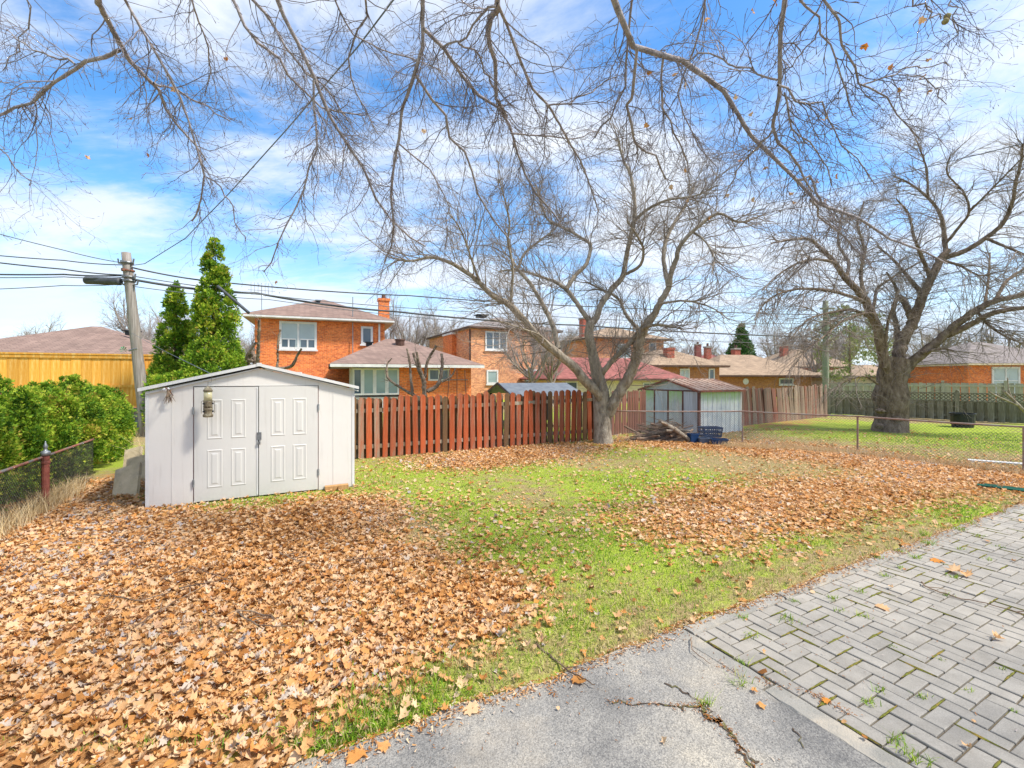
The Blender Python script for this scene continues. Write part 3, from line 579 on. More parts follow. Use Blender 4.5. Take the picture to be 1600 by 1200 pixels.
# crumbled debris along the paving edge
q = 6000; u = rng.uniform(-1.0, 9, q); vv = np.array([fringe(a) for a in u]) - np.abs(rng.normal(0, 0.07, q)) * (0.4 + vn1(u, u * 0, 1.5, 2)) + 0.02
p = np.stack([u * CT - vv * ST, u * ST + vv * CT, np.full(q, 0.008)], -1); chip = (np.array([(-.5, -.1, 0), (.5, -.14, .05), (.35, .16, 0), (-.4, .13, .08)], np.float32), np.array([(0, 1, 2), (0, 2, 3)], np.int32))
V, Fc, A = scatter([chip], p, rng.uniform(0.008, 0.028, q), rng.uniform(0, 6.3, q), rng.normal(0, .25, q), rng.normal(0, .25, q), np.where(rng.random(q) < .55, rng.random(q) * .14, rng.choice([.3, .5, .66, .92], q)))
tag(link('leaf_crumbs', np_mesh('leaf_crumbs', V, Fc, {'rnd': A}), M['leaf_litter']), 'crumbled brown leaf scraps along the edge of the paving', 'debris', kind='stuff')
# grit, bark crumbs and bits of leaf blown over the paving and caught in the cracks
q = 3200; u = rng.uniform(-1.0, 8, q); vv = PAVE_V - .05 - 2.2 * rng.random(q) ** 1.6; cl = vn2(u * 3, vv * 3, 1.0, 3); kk = rng.random(q) < np.clip((cl - .35) * 3, .05, 1); u, vv = u[kk], vv[kk]; p = np.stack([u * CT - vv * ST, u * ST + vv * CT, np.full(len(u), 0.006)], -1)
ck = []
for pts in ([(1096, 1100), (1103, 1122), (1126, 1128), (1150, 1160), (1175, 1205)], [(1100, 1102), (1060, 1105), (1010, 1100), (950, 1096)], [(1270, 1085), (1300, 1100), (1330, 1118)], [(1180, 1062), (1230, 1075), (1290, 1090)], [(1110, 1030), (1160, 1060)]):
    for i in range(len(pts) - 1):
        for k in range(45): a_ = G(*pts[i]).lerp(G(*pts[i + 1]), rng.random()); ck.append((a_.x + rng.normal(0, .018), a_.y + rng.normal(0, .018), .008))
p = np.concatenate([p, np.array(ck)]); q = len(p); V, Fc, A = scatter([chip], p, rng.uniform(0.005, 0.018, q), rng.uniform(0, 6.3, q), rng.normal(0, .2, q), rng.normal(0, .2, q), np.where(rng.random(q) < .8, rng.random(q) * .09, .9 + .1 * rng.random(q)))
tag(link('paving_grit', np_mesh('paving_grit', V, Fc, {'rnd': A}), M['leaf_litter']), 'brown bark crumbs and grit strewn over asphalt and pavers', 'debris', kind='stuff')
# long dry grass at the foot of the left chain link fence and the right one
def dry(name, label, pts, n_, hmin, hmax, spread):
    i = rng.integers(0, len(pts) - 1, n_); t_ = rng.random(n_); a = np.array([tuple(p)[:2] for p in pts]); p = a[i] * (1 - t_)[:, None] + a[i + 1] * t_[:, None] + rng.normal(0, spread, (n_, 2))
    V, Fq, A = blades(p[:, 0], p[:, 1], np.zeros(n_), rng.uniform(hmin, hmax, n_), np.full(n_, 0.006), rng.random(n_), 0.55)
    tag(link(name, np_mesh(name, V, Fq, {'rnd': A}), M['dry_grass']), label, 'dry grass', kind='stuff')
dry('dry_grass', 'tall straw coloured grass at the foot of the mesh fence by the hedge', [UV(-2.45, 6.0), UV(-2.45, 7.6), UV(-2.4, 8.6)], 1600, 0.08, 0.34, 0.07)
dry('dry_fence_grass', 'low straw grass along the long mesh fence', [G(1130, 698), G(1230, 703), G(1340, 711), G(1600, 742)], 5000, 0.04, 0.16, 0.12)
dry('dry_stalks', 'dead stalks behind the leaning concrete slabs', [UV(-1.55, 9.6), UV(-1.9, 10.6)], 500, 0.3, 0.75, 0.14)

# ---- sticks lying about
def stick(label, pts, r, mat=None, group=None, forks=0, seed=0, z=0.02):
    rs = random.Random(seed); g = [G(*p, 0.0) for p in pts]; fine = []
    for i in range(len(g) - 1):
        for k in range(5): fine.append(g[i].lerp(g[i + 1], k / 5) + Vector((rs.gauss(0, r * 0.9), rs.gauss(0, r * 0.9), 0)))
    fine.append(g[-1]); base = fine[0].copy(); fine = [p - base + Vector((0, 0, r + rs.random() * r)) for p in fine]; mb = MB().tube(fine, [r * (1 - 0.6 * i / len(fine)) for i in range(len(fine))], 5)
    for f in range(forks):
        i = rs.randrange(2, len(fine) - 1); d = (fine[i] - fine[i - 1]).normalized(); a = rs.choice((-1, 1)) * 0.8; d2 = Vector((d.x * math.cos(a) - d.y * math.sin(a), d.x * math.sin(a) + d.y * math.cos(a), 0.05)); ln = (fine[-1] - fine[0]).length * 0.25
        mb.tube([fine[i], fine[i] + d2 * ln * 0.5 + Vector((0, 0, .01)), fine[i] + d2 * ln], [r * .6, r * .5, r * .25], 4)
    base.z = z; o = mb.build('fallen_twig', mat or M['dead_wood'], loc=base); tag(o, label, 'twig', group)
stick('long thin dark twig lying across the grey pavers', [(1440, 913), (1452, 922), (1500, 938), (1540, 945), (1600, 962)], 0.006, forks=3, seed=1, z=0.004)
stick('short bent twig on the near end of the curb', [(1078, 1000), (1082, 1020), (1110, 1042)], 0.004, seed=2, z=0.012)
stick('broken brown twig on the edge of the asphalt by the grass', [(838, 1012), (870, 1040), (905, 1062), (930, 1076)], 0.006, forks=1, seed=3, z=0.012)
for i, pp in enumerate([[(250, 915), (300, 895), (360, 918)], [(435, 872), (465, 885), (500, 895)], [(210, 990), (260, 960), (320, 925)], [(370, 968), (400, 990), (470, 992)], [(430, 980), (380, 965), (370, 965)], [(540, 885), (570, 882), (595, 880)], [(280, 930), (330, 920), (355, 915)], [(150, 940), (220, 950), (270, 935)]]):
    stick('dark bare twig half buried in the thick leaf litter', pp, 0.006, group='twigs in the leaf litter', forks=2, seed=20 + i, z=0.045)


# ================================================================== FRAMES FOR THINGS SET SQUARE IN PLAN
class Frame:
    """a vertical plane starting at (x0, y0) running along angle a; turns photo pixels into local x, z on it"""
    def __init__(s, x0, y0, a=TH): s.x0, s.y0, s.a, s.c, s.s = x0, y0, a, math.cos(a), math.sin(a)
    def x(s, px):
        r = (px - CX) / F; return (r * s.y0 - s.x0) / (s.c - r * s.s)
    def z(s, px, py):
        d = s.y0 + s.x(px) * s.s; return H - (py - HY) / F * d
    def left_y(s, px):                      # depth along the left wall (local x = 0)
        r = (px - CX) / F; return (r * s.y0 - s.x0) / (-s.s - r * s.c)
    @property
    def loc(s): return (s.x0, s.y0, 0)

# ================================================================== WHITE GARDEN SHED
o0 = UV(-1.35, 7.15); fr_ = Frame(o0.x, o0.y); SW, SD, SE, SPK = 2.48, 2.05, 1.475, 1.775
shed = thing('garden_shed', 'white vinyl garden shed with panelled double doors and low gable roof', 'shed', o0, TH)
mid = fr_.x(405)
dl0, dl1, dr1 = fr_.x(303.5), fr_.x(404), fr_.x(496.5)
DT = 1.525
def gz(x): return SE + (SPK - SE) * (1 - abs(x - mid) / (mid if x < mid else SW - mid))
MB().prism([(0, 0.02), (dl0 - .012, 0.02), (dl0 - .012, gz(dl0)), (0, SE)], 0, 0.04).build('wall_panel', M['shed_vinyl'], shed)
MB().prism([(dr1 + .012, 0.02), (SW, 0.02), (SW, SE), (dr1 + .012, gz(dr1))], 0, 0.04).build('wall_panel', M['shed_vinyl'], shed)
MB().prism([(dl0 - .011, DT + .012), (dr1 + .011, DT + .012), (dr1 + .011, gz(dr1)), (mid, SPK), (dl0 - .011, gz(dl0))], 0.002, 0.04).build('gable_panel', M['shed_vinyl'], shed)
MB().box(0.0, 0.04, 0.041, SD, 0.02, SE).build('side_wall', M['shed_vinyl'], shed); MB().box(SW - .04, SW, 0.041, SD, 0.02, SE).build('side_wall', M['shed_vinyl'], shed)
MB().prism([(0.041, 0.02), (SW - .041, 0.02), (SW - .041, SE), (mid, SPK), (0.041, SE)], SD - .04, SD).build('back_wall', M['shed_vinyl'], shed)
for xs_ in (fr_.x(269), fr_.x(521)):   # panel seams
    MB().box(xs_ - .006, xs_ + .006, -0.004, 0.001, 0.04, SE - .02).build('seam_strip', M['shed_vinyl'], shed)
for a, b_ in ((-0.006, 0.03), (SW - .03, SW + .006)): MB().box(a, b_, -0.007, -0.001, 0.0, SE).build('corner_trim', M['shed_trim'], shed)
MB().box(-.02, SW + .02, 0.03, SD, -0.02, 0.025).build('floor_base', M['dark_gap'], shed)
for a, b_, top_ in ((dl0, dl1 - .004, DT), (dl1 + .006, dr1, DT + .006)):
    d = MB().box(a, b_, -0.012, 0.025, 0.035, top_).build('door', M['shed_door'], shed)
    w = b_ - a
    for c0, c1 in ((0.19, 0.43), (0.56, 0.80)):
        for z0, z1 in ((0.20, 0.70), (0.84, 1.36)):
            x0, x1 = a + w * c0, a + w * c1; y = -0.012; mb = MB(); ring = lambda s, yy: [(x0 + s, yy, z0 + s), (x1 - s, yy, z0 + s), (x1 - s, yy, z1 - s), (x0 + s, yy, z1 - s)]
            rings = [ring(0, y), ring(0.008, y - .005), ring(0.014, y - .005), ring(0.026, y - .001), ring(0.046, y - .001), ring(0.062, y - .006)]
            vs = sum(rings, []); fs = [(20, 21, 22, 23)]
            for k in range(5):
                for i in range(4): j = (i + 1) % 4; fs.append((k * 4 + i, k * 4 + j, k * 4 + 4 + j, k * 4 + 4 + i))
            mb.add(vs, fs).build('door_panel', M['shed_door'], d)
MB().box(dl1 - .004, dl1 + .006, -0.004, 0.02, 0.035, DT).build('door_gap', M['dark_gap'], shed)
MB().box(dl1 - .022, dl1 - .006, -0.018, -0.0125, 0.05, DT - .01).build('door_edge', M['shed_trim'], shed)
MB().box(dl0 - .012, dr1 + .012, 0.004, 0.03, DT + .006, DT + .0125).build('door_head_gap', M['dark_gap'], shed)
M['jamb'] = pmat('jamb', col('#8d7470'), col('#75605d'), 6, .7, 0)
for xx in (dl0 - .008, dr1 + .004): MB().box(xx - .003, xx + .004, -0.003, 0.02, 0.03, DT).build('jamb_gap', M['jamb'], shed)
for zz in (0.28, 1.22):
    for xx in (dl0 - .008, dr1 + .006): MB().box(xx - .012, xx + .012, -0.022, -0.0125, zz - .045, zz + .045).tube([(xx, -.02, zz - .05), (xx, -.02, zz + .05)], .008, 6).build('hinge', M['galv'], shed)
hx = dl1 + .005; MB().box(hx - .025, hx + .03, -0.026, -0.0135, 0.80, 0.90).tube([(hx - .012, -.03, .80), (hx - .012, -.034, .77), (hx + .012, -.034, .77), (hx + .012, -.03, .80)], .004, 5).box(hx - .018, hx + .018, -.042, -.028, .735, .772).build('padlock_hasp', M['steel'], shed)
# roof slabs with bright front trim
for sgn in (0, 1):
    xa, xb = (-0.07, mid) if sgn == 0 else (mid, SW + 0.06); za, zb = (SE - .005, SPK + .02) if sgn == 0 else (SPK + .02, SE - .005)
    MB().prism([(xa, za + .02), (xb, zb + .02), (xb, zb + .045), (xa, za + .045)], -0.055, SD + .06).build('roof_panel', M['shed_trim'], shed)
    MB().prism([(xa, za + .008), (xb, zb + .008), (xb, zb + .049), (xa, za + .049)], -0.068, -0.056).build('roof_trim', M['shed_trim'], shed)
    MB().prism([(xa + .07, za - .03), (xb, zb - .028), (xb, zb - .013), (xa + .07, za - .014)], -0.03, -0.001).build('eave_strip', M['shed_trim'], shed)
MB().box(mid - .03, mid + .03, -0.074, -0.04, SPK + .03, SPK + .075).build('ridge_cap', M['shed_trim'], shed)

# wooden block by the shed foot
bk = G(526, 766); tag(MB().box(-.16, .16, -.05, .05, 0, .075).build('wooden_block', wood_mat('block_wood', col('#c49a66'), col('#a87f4e')), loc=bk, rot=(0, 0, TH)), 'tan wooden block at the foot of the white shed', 'block')
# bird feeder hung from the eave
bx_ = fr_.x(332); fz0 = fr_.z(332, 650); bp = UV(-1.35 + bx_ - .03, 7.15 - 0.2, fz0 + .0)
bf = thing('bird_feeder', 'hanging bird feeder with dome cap and clear tube before the shed door', 'bird feeder', bp)
M['feeder_metal'] = pmat('feeder_metal', col('#7d7058'), col('#574c3c'), 25, .6, .3, c3=col('#9a9178')); M['feeder_tube'] = pmat('feeder_tube', col('#cfc9a2'), col('#b9b08a'), 12, .2, .05)
MB().lathe([(0.03, 0), (0.055, .005), (.058, .03), (.05, .04), (.044, .05), (.05, .09), (.054, .12)], sides=16).build('tray', M['feeder_metal'], bf, smooth=True)
MB().lathe([(.050, .12), (.052, .15), (.046, .165), (.05, .19), (.054, .21)], sides=16).build('port_ring', M['feeder_metal'], bf, smooth=True)
MB().lathe([(.046, .21), (.046, .33)], sides=18).build('seed_tube', M['feeder_tube'], bf, smooth=True)
MB().lathe([(.055, .33), (.05, .35), (.035, .375), (.012, .392), (.008, .40)], sides=16).build('cap', M['feeder_metal'], bf, smooth=True)
for a in (0.4, 2.5, 4.3):
    for zz in (.075, .175): MB().tube([(.04 * math.cos(a), .04 * math.sin(a), zz), (.062 * math.cos(a), .062 * math.sin(a), zz)], .011, 8).build('feeding_port', M['black_plastic'], bf)
for a in (0.9, 3.4, 5.2): MB().tube([(.05 * math.cos(a), .05 * math.sin(a), .215), (.075 * math.cos(a), .075 * math.sin(a), .2), (.075 * math.cos(a), .075 * math.sin(a), .05)], .003, 4).build('perch_wire', M['feeder_metal'], bf)
hk = UV(-1.35 + bx_, 7.15 - 0.06, gz(bx_) + 0.03) - bp
MB().tube([(0, 0, .40), (0, 0, .45), hk * 0.8 + Vector((0, 0, .02)), hk], .0025, 4).build('hanger', M['wire'], bf)
# dried ornament on a bracket
ox = fr_.x(266); oz = fr_.z(266, 612); orn = thing('shed_ornament', 'small dried stick ornament with white bow hung on the shed wall', 'ornament', UV(-1.35 + ox, 7.14, oz), TH)
mb = MB()
for i in range(14):
    a = random.uniform(-.3, .3); mb.tube([(random.uniform(-.02, .02), -.05, .02), (a * .12, -.06 - random.random() * .03, -.06), (a * .22, -.05, -.11 - random.random() * .05)], [.005, .004, .002], 4)
mb.build('dried_sticks', M['dead_wood'], orn)
MB().tube([(-.02, 0, .03), (-.03, -.10, .05), (0.03, -.26, .03)], .006, 5).tube([(.03, 0, -.05), (.03, -.26, .03)], .006, 5).build('bracket', M['rust'], orn)
MB().lathe([(.005, -.03), (.02, -.01), (.028, .01), (.01, .03)], (-.045, -.05, .02), 8).lathe([(.005, -.02), (.02, 0), (.005, .02)], (-.01, -.055, .035), 8).build('bow', M['white_trim'], orn)

# ================================================================== LEANING CONCRETE SLABS
for i, (px, py, w, h, yaw_, lean, roll, lab) in enumerate([(196, 776, .34, .46, 0.2, 32, -18, 'front leaning concrete slab half sunk in leaves beside the shed'), (212, 752, .30, .42, 0.35, 30, -14, 'second leaning concrete slab behind the front one beside the shed'), (205, 742, .28, .48, 0.1, 26, -15, 'rear leaning concrete slab against the hedge end')]):
    g = G(px, py); mb = MB(); mb.box(-w / 2, w / 2, -.025, .025, -.05, h)
    mb.build('concrete_slab', M['slab'], loc=g, rot=(R(-lean), R(roll), TH * yaw_)); tag(bpy.context.scene.collection.objects[-1], lab, 'slab')
# ================================================================== CHAIN LINK FENCES
def chainlink(name, label, posts, hgt, top_r, mats, mesh_cell=0.055, sag=0.0, post_r=0.024, caps=True, skip=()):
    root = thing(name, label, 'fence', posts[0]); base = Vector(posts[0]); ps = [Vector(p) - base for p in posts]; wm = MB(); ws_ = 0.0022
    rail_pts = []
    for i in range(len(ps) - 1):
        a, b_ = ps[i], ps[i + 1]
        for k in range(8): t_ = k / 8; rail_pts.append(a.lerp(b_, t_) + Vector((0, 0, hgt - sag * 4 * t_ * (1 - t_))))
        d = (b_ - a); L_ = d.length; d.normalize(); nrm = Vector((-d.y, d.x, 0)); n_ = int((L_ + hgt) / mesh_cell)
        for k in range(n_ + 1):
            s0 = k * mesh_cell - hgt
            for sg in (1, -1):
                # diagonal wires clipped to the panel
                xa, za, xb, zb = s0, 0.02, s0 + hgt, hgt - .01
                if xa < 0: za += -xa; xa = 0
                if xb > L_: zb -= xb - L_; xb = L_
                if xb - xa < .01: continue
                if sg < 0: za, zb = hgt + .01 - za, hgt + .01 - zb
                wm.tube([a + d * xa + Vector((0, 0, za)) + nrm * .002 * sg, a + d * xb + Vector((0, 0, zb)) + nrm * .002 * sg], ws_, 3, False)
    rail_pts.append(ps[-1] + Vector((0, 0, hgt)))
    MB().tube(rail_pts, top_r, 8).build('top_rail', mats[0], root, smooth=True)
    stuff(wm.build('wire_mesh', M['wire'], root))
    for i, p in enumerate(ps):
        if i in skip: continue
        po = MB().tube([p + Vector((0, 0, -.05)), p + Vector((0, 0, hgt + .01))], post_r, 10).build('post', mats[1], root, smooth=False)
    return root
f0 = UV(-2.48, 7.80)
lf_ = chainlink('hedge_mesh_fence', 'low rusty chain link fence in front of the cedar hedge', [UV(-2.48, 5.4), f0, UV(-2.48, 9.6)], .66, .017, (M['rust'], M['rust_post']), .05, post_r=.034, skip=(1, 2))
pb = G(71, 797); rel = pb - UV(-2.48, 5.4)
fp = MB().tube([rel + Vector((0, 0, -.05)), rel + Vector((0, 0, .68))], .040, 12).build('gate_post', M['rust_post'], lf_)
MB().lathe([(.046, .0), (.046, .022), (.04, .03)], rel + Vector((0, 0, .58)), 12).lathe([(.046, .0), (.046, .018)], rel + Vector((0, 0, .06)), 12).build('post_band', M['rust_post'], fp)
MB().lathe([(.047, .0), (.048, .045), (.036, .055), (.022, .06), (.016, .085), (.022, .10), (.024, .115), (.014, .14), (.007, .165), (.004, .18)], rel + Vector((0, 0, .68)), 14).build('finial_cap', M['galv'], fp, smooth=True)
rf_pts = [G(955, 691), G(1160, 692), G(1340, 707), Vector((8.83, 7.85, 0)), Vector((10.1, 5.4, 0))]
M['rail_rust'] = pmat('rail_rust', col('#86675a'), col('#9a857a'), 14, .75, .2, c3=col('#8d8883'))
chainlink('long_mesh_fence', 'long chain link fence with rusty top rail crossing the lawn', rf_pts, .80, .017, (M['rail_rust'], M['rail_rust']), .06, sag=.012, post_r=.019)
# white edging plank beyond it and green stake
a, b_ = G(1512, 722), G(1660, 733); tag(MB().tube([Vector((0, 0, .03)), (b_ - a) + Vector((0, 0, .03))], .035, 6).build('white_edging', M['white_trim'], loc=a), 'white round edging rail lying in the grass behind the mesh fence', 'edging')
a, b_ = G(1527, 762), G(1680, 782); gs = thing('green_stake', 'dark green metal angle stake lying on leaves at the paver edging', 'stake', a)
dd = (b_ - a); nrm = Vector((-dd.y, dd.x, 0)).normalized()
MB().tube([Vector((0, 0, .045)), dd + Vector((0, 0, .045))], .02, 4).build('flange', M['green_metal'], gs); MB().tube([nrm * .07 + Vector((0.1, 0, .04)), dd + nrm * .07 + Vector((0.1, 0, .04))], .018, 4).build('flange', M['green_metal'], gs); MB().tube([Vector((0.3, 0, .03)), nrm * .07 + Vector((0.3, 0, .03))], .012, 4).build('cross_strap', M['green_metal'], gs)

# ================================================================== RED SHADOWBOX FENCE
rfo = UV(1.05, 9.53); rf = thing('red_picket_fence', 'red stained shadowbox picket fence behind the white shed and big tree', 'fence', rfo, TH)
def picket_mesh(w, h, t_=.018, pt=.06):
    pts = [(-w / 2, 0), (w / 2, 0), (w / 2, h - pt), (w * .36, h - pt * .35), (w * .12, h), (-w * .12, h), (-w * .36, h - pt * .35), (-w / 2, h - pt)]
    return MB().prism(pts, -t_ / 2, t_ / 2)
rp_ = random.Random(8); PM = {}
def picket(parent, x, y, w, h, mat, z=0.0, tilt=0.0, pt=.06, tx=0.0):
    key = (round(w, 3), round(h, 2), mat.name, pt)
    if key not in PM: me = picket_mesh(key[0], key[1], pt=pt).mesh('picket'); me.materials.append(mat); PM[key] = me
    return link('picket', PM[key], None, parent, (x, y, z), (tx, tilt, 0))
x = 0.43; i = 0; RL = 6.62
while x < RL:
    t_ = x / RL; h = 1.205 + .125 * t_ + rp_.gauss(0, .02); w = .104 + .022 * t_
    mt = M['red_stain'] if rp_.random() < .6 else M['red_faded']
    if i in (1, 3): mt = M['old_paint']
    elif i == 0 or i in (12, 21, 28, 34): mt = M['brown_board']
    picket(rf, x, -.032, w * rp_.uniform(.93, 1.05), h, mt, .02 + rp_.gauss(0, .012), rp_.gauss(0, .013), .06, rp_.gauss(0, .012))
    sp_ = .155 + .028 * t_; picket(rf, x + sp_ * .5, .05, w * 1.05, h - .02, M['brown_board'] if rp_.random() < .8 else M['grey_board'], .02, rp_.gauss(0, .01)); x += sp_; i += 1
for x0 in np.arange(0.2, -1.7, -.16): picket(rf, float(x0), -.032, .1, 1.2, M['grey_board'], .02)
for zz, dz in ((.25, .01), (.97, .11)):
    for x0, x1 in ((-1.75, 2.1), (2.1, 4.4), (4.4, RL)):
        za, zb = zz + dz * x0 / RL, zz + dz * x1 / RL
        MB().prism([(x0, za - .04), (x1 - .003, zb - .04), (x1 - .003, zb + .04), (x0, za + .04)], -.021, .038).build('rail', M['grey_board'], rf)
for x0 in (-1.6, 2.1, 4.4, RL): MB().box(x0 - .045, x0 + .045, .062, .15, -.1, 1.2).build('post', M['grey_board'], rf)
# older brown run to the metal shed
a, b_ = G(958, 681), G(1006, 676); ang = math.atan2(b_.y - a.y, b_.x - a.x); Ln = (b_ - a).length
of = thing('old_brown_fence', 'older faded red brown picket fence between the big tree and metal shed', 'fence', a, ang); M['faded_red'] = wood_mat('faded_red', col('#8c5646'), col('#6c4438'), col('#86705c'))
x = 0; 
while x < Ln + .1: picket(of, x, 0, .085, 1.28 + rp_.gauss(0, .02), M['faded_red'], 0, rp_.gauss(0, .015), .04); x += .105
for zz in (.3, 1.0): MB().box(-.05, Ln + .1, .015, .06, zz - .04, zz + .04).build('rail', M['weathered'], of)

# ================================================================== RUSTY METAL SHED
n0 = Vector((5.35, 13.03, 0)); ms = thing('metal_shed', 'old corrugated metal shed with peeling green paint and rusty roof', 'shed', n0, TH); MW, MD, ME, MP = 1.84, 2.25, 1.27, 1.585
m, t, b = newmat('peeling_metal'); tcn = t.nodes.new('ShaderNodeTexCoord'); sp = nd(t, 'ShaderNodeSeparateXYZ', {0: tcn.outputs['Object']}); n1 = noise(t, tcn.outputs['Object'], 3, 6, .7); vst = coords(t, (9, 9, .6)); n2 = noise(t, vst, 2.0, 5, .7)
zz = nd(t, 'ShaderNodeMath', {0: sp.outputs['Z'], 1: n2}, operation='ADD'); gfac = ramp(t, zz.outputs[0], [(0.0, (0, 0, 0, 1)), (1.0, (1, 1, 1, 1))])
z2 = nd(t, 'ShaderNodeMapRange', {'Value': zz.outputs[0], 'From Min': 1.35, 'From Max': 1.75}); base = ramp(t, n1, [(.3, col('#a9b5be')), (.5, col('#c6cdd0')), (.7, col('#dadeda'))])
c_ = mixc(t, z2.outputs[0], base, col('#a4c888')); n4 = noise(t, vst, 3.1, 5, .7); c_ = mixc(t, ramp(t, n4, [(.58, (0, 0, 0, 1)), (.7, (.8, .8, .8, 1))]), c_, col('#9c8376'))
t.links.new(c_, b.inputs['Base Color']); b.inputs['Roughness'].default_value = .6; b.inputs['Metallic'].default_value = .15; M['peeling'] = m
M['rust_roof'] = pmat('rust_roof', col('#ab8a74'), col('#c4aa96'), 3, .75, .2, (1, 6, 1), c3=col('#9a7460')); M['blue_grey'] = pmat('blue_grey', col('#c6ced9'), col('#b0b9c6'), 3, .6, .1, (8, 8, .6), c3=col('#a9aeb6')); M['brown_metal'] = pmat('brown_metal', col('#5a3f3c'), col('#6f4c46'), 6, .7, .1)
def ribbed(x0, x1, z0, z1, n_, dep=.018):
    prof = []
    for i in range(n_):
        s = x0 + (x1 - x0) * i / n_; q = (x1 - x0) / n_; prof += [(s, 0), (s + q * .62, 0), (s + q * .72, -dep), (s + q * .9, -dep)]
    prof.append((x1, 0)); m_ = MB(); vs = [(a, b_, z0) for a, b_ in prof] + [(a, b_, z1) for a, b_ in prof]; k = len(prof)
    return m_.add(vs, [(i, i + 1, k + i + 1, k + i) for i in range(k - 1)])
ribbed(.04, MW - .03, 0, ME, 9).build('front_wall', M['peeling'], ms)
# left gable side: sliding door panels
for i in range(4):
    y0 = MD * i / 4; MB().box(-.012, .012, y0 + .03, y0 + MD / 4 - .03, 0.0, ME - .03).build('door_panel', M['blue_grey'] if i in (0, 2) else M['peeling'], ms)
    MB().box(-.02, .015, y0 - .03, y0 + .03, 0, ME - .02).build('stile', M['brown_metal'], ms)
MB().box(-.02, .015, MD - .03, MD + .03, 0, ME - .02).build('stile', M['peeling'], ms)
MB().box(-.024, .02, -.03, MD + .03, ME - .03, ME + .01).build('header_rail', M['brown_metal'], ms)
MB().prism([(-.0, ME + .01), (MD, ME + .01), (MD / 2, MP)], -.01, .01, 'x').build('gable_panel', pmat('gable_paint', col('#b9c0c8'), col('#a5adb6'), 3, .5, .05), ms)
MB().box(.0, MW, MD - .02, MD, 0, ME).box(MW - .02, MW, 0.02, MD - .02, 0, ME).build('back_wall', M['peeling'], ms)
MB().box(-.03, .045, -.03, .03, 0, ME).build('corner_post', M['brown_metal'], ms); MB().box(MW - .03, MW + .02, -.03, .03, 0, ME).build('corner_post', M['white_trim'], ms)
for y0, y1 in ((-.12, MD / 2), (MD + .1, MD / 2)):
    sl = (MP - ME) / (MD / 2); z0 = MP - sl * abs(y0 - MD / 2) + .02; q = 8; vs = []; prof = []
    for i in range(q + 1):
        xx = -.08 + (MW + .18) * i / q; prof += [(xx, 0), (xx + .05, 0), (xx + .06, .022), (xx + .09, .022), (xx + .1, 0)]
    k = len(prof); vs = [(a, y0, z0 + b_) for a, b_ in prof] + [(a, y1, MP + .025 + b_) for a, b_ in prof]
    MB().add(vs, [(i, i + 1, k + i + 1, k + i) for i in range(k - 1)]).build('roof_panel', M['rust_roof'], ms)
for y0, y1 in ((-.12, MD / 2), (MD + .1, MD / 2)):
    z0 = MP - (MP - ME) / (MD / 2) * abs(y0 - MD / 2); MB().prism([(y0, z0 - .03), (y1, MP - .03), (y1, MP + .03), (y0, z0 + .03)], -.1, -.085, 'x').build('roof_edge', M['rust'], ms)
MB().box(-.08, MW + .1, -.135, -.122, ME - .04, ME + .02).build('eave_edge', M['rust'], ms)

# ================================================================== BRUSH PILE, CRATES, BIN
bp0 = G(1043, 690); rb = random.Random(4); br = thing('brush_pile', 'heap of cut branches and logs in front of the metal shed', 'brush pile', bp0)
for i in range(130):
    a = rb.gauss(0, .5) + (math.pi if rb.random() < .5 else 0); L_ = rb.uniform(.35, 1.1); hgt = rb.uniform(.04, .62) * rb.uniform(.5, 1); ccx = rb.gauss(0, .42) * (1 - hgt); c0 = Vector((ccx, rb.uniform(-.1, .45), hgt * max(0.15, 1 - abs(ccx) * .85))); d = Vector((math.cos(a), math.sin(a) * .6, rb.gauss(0, .22))) * L_ / 2
    p0, p1 = c0 - d, c0 + d; p0.z = max(p0.z, .02); p1.z = max(p1.z, .02); r_ = rb.choice((.008, .012, .018, .03)); MB().tube([p0, c0 + Vector((rb.gauss(0, .03), rb.gauss(0, .03), rb.gauss(0, .03))), p1], [r_, r_ * .9, r_ * .6], 5).build('branch', M['dead_wood'], br)
for p0, p1, r_ in [((-.25, -.1, .56), (.5, -.25, .06), .055), ((-.5, 0, .2), (.25, -.12, .3), .04), ((-.1, -.2, .3), (.55, -.05, .28), .035)]:
    MB().tube([p0, (Vector(p0) + Vector(p1)) / 2 + Vector((0, 0, .03)), p1], [r_, r_ * .95, r_ * .8], 8).build('log', M['bark_grey'], br)
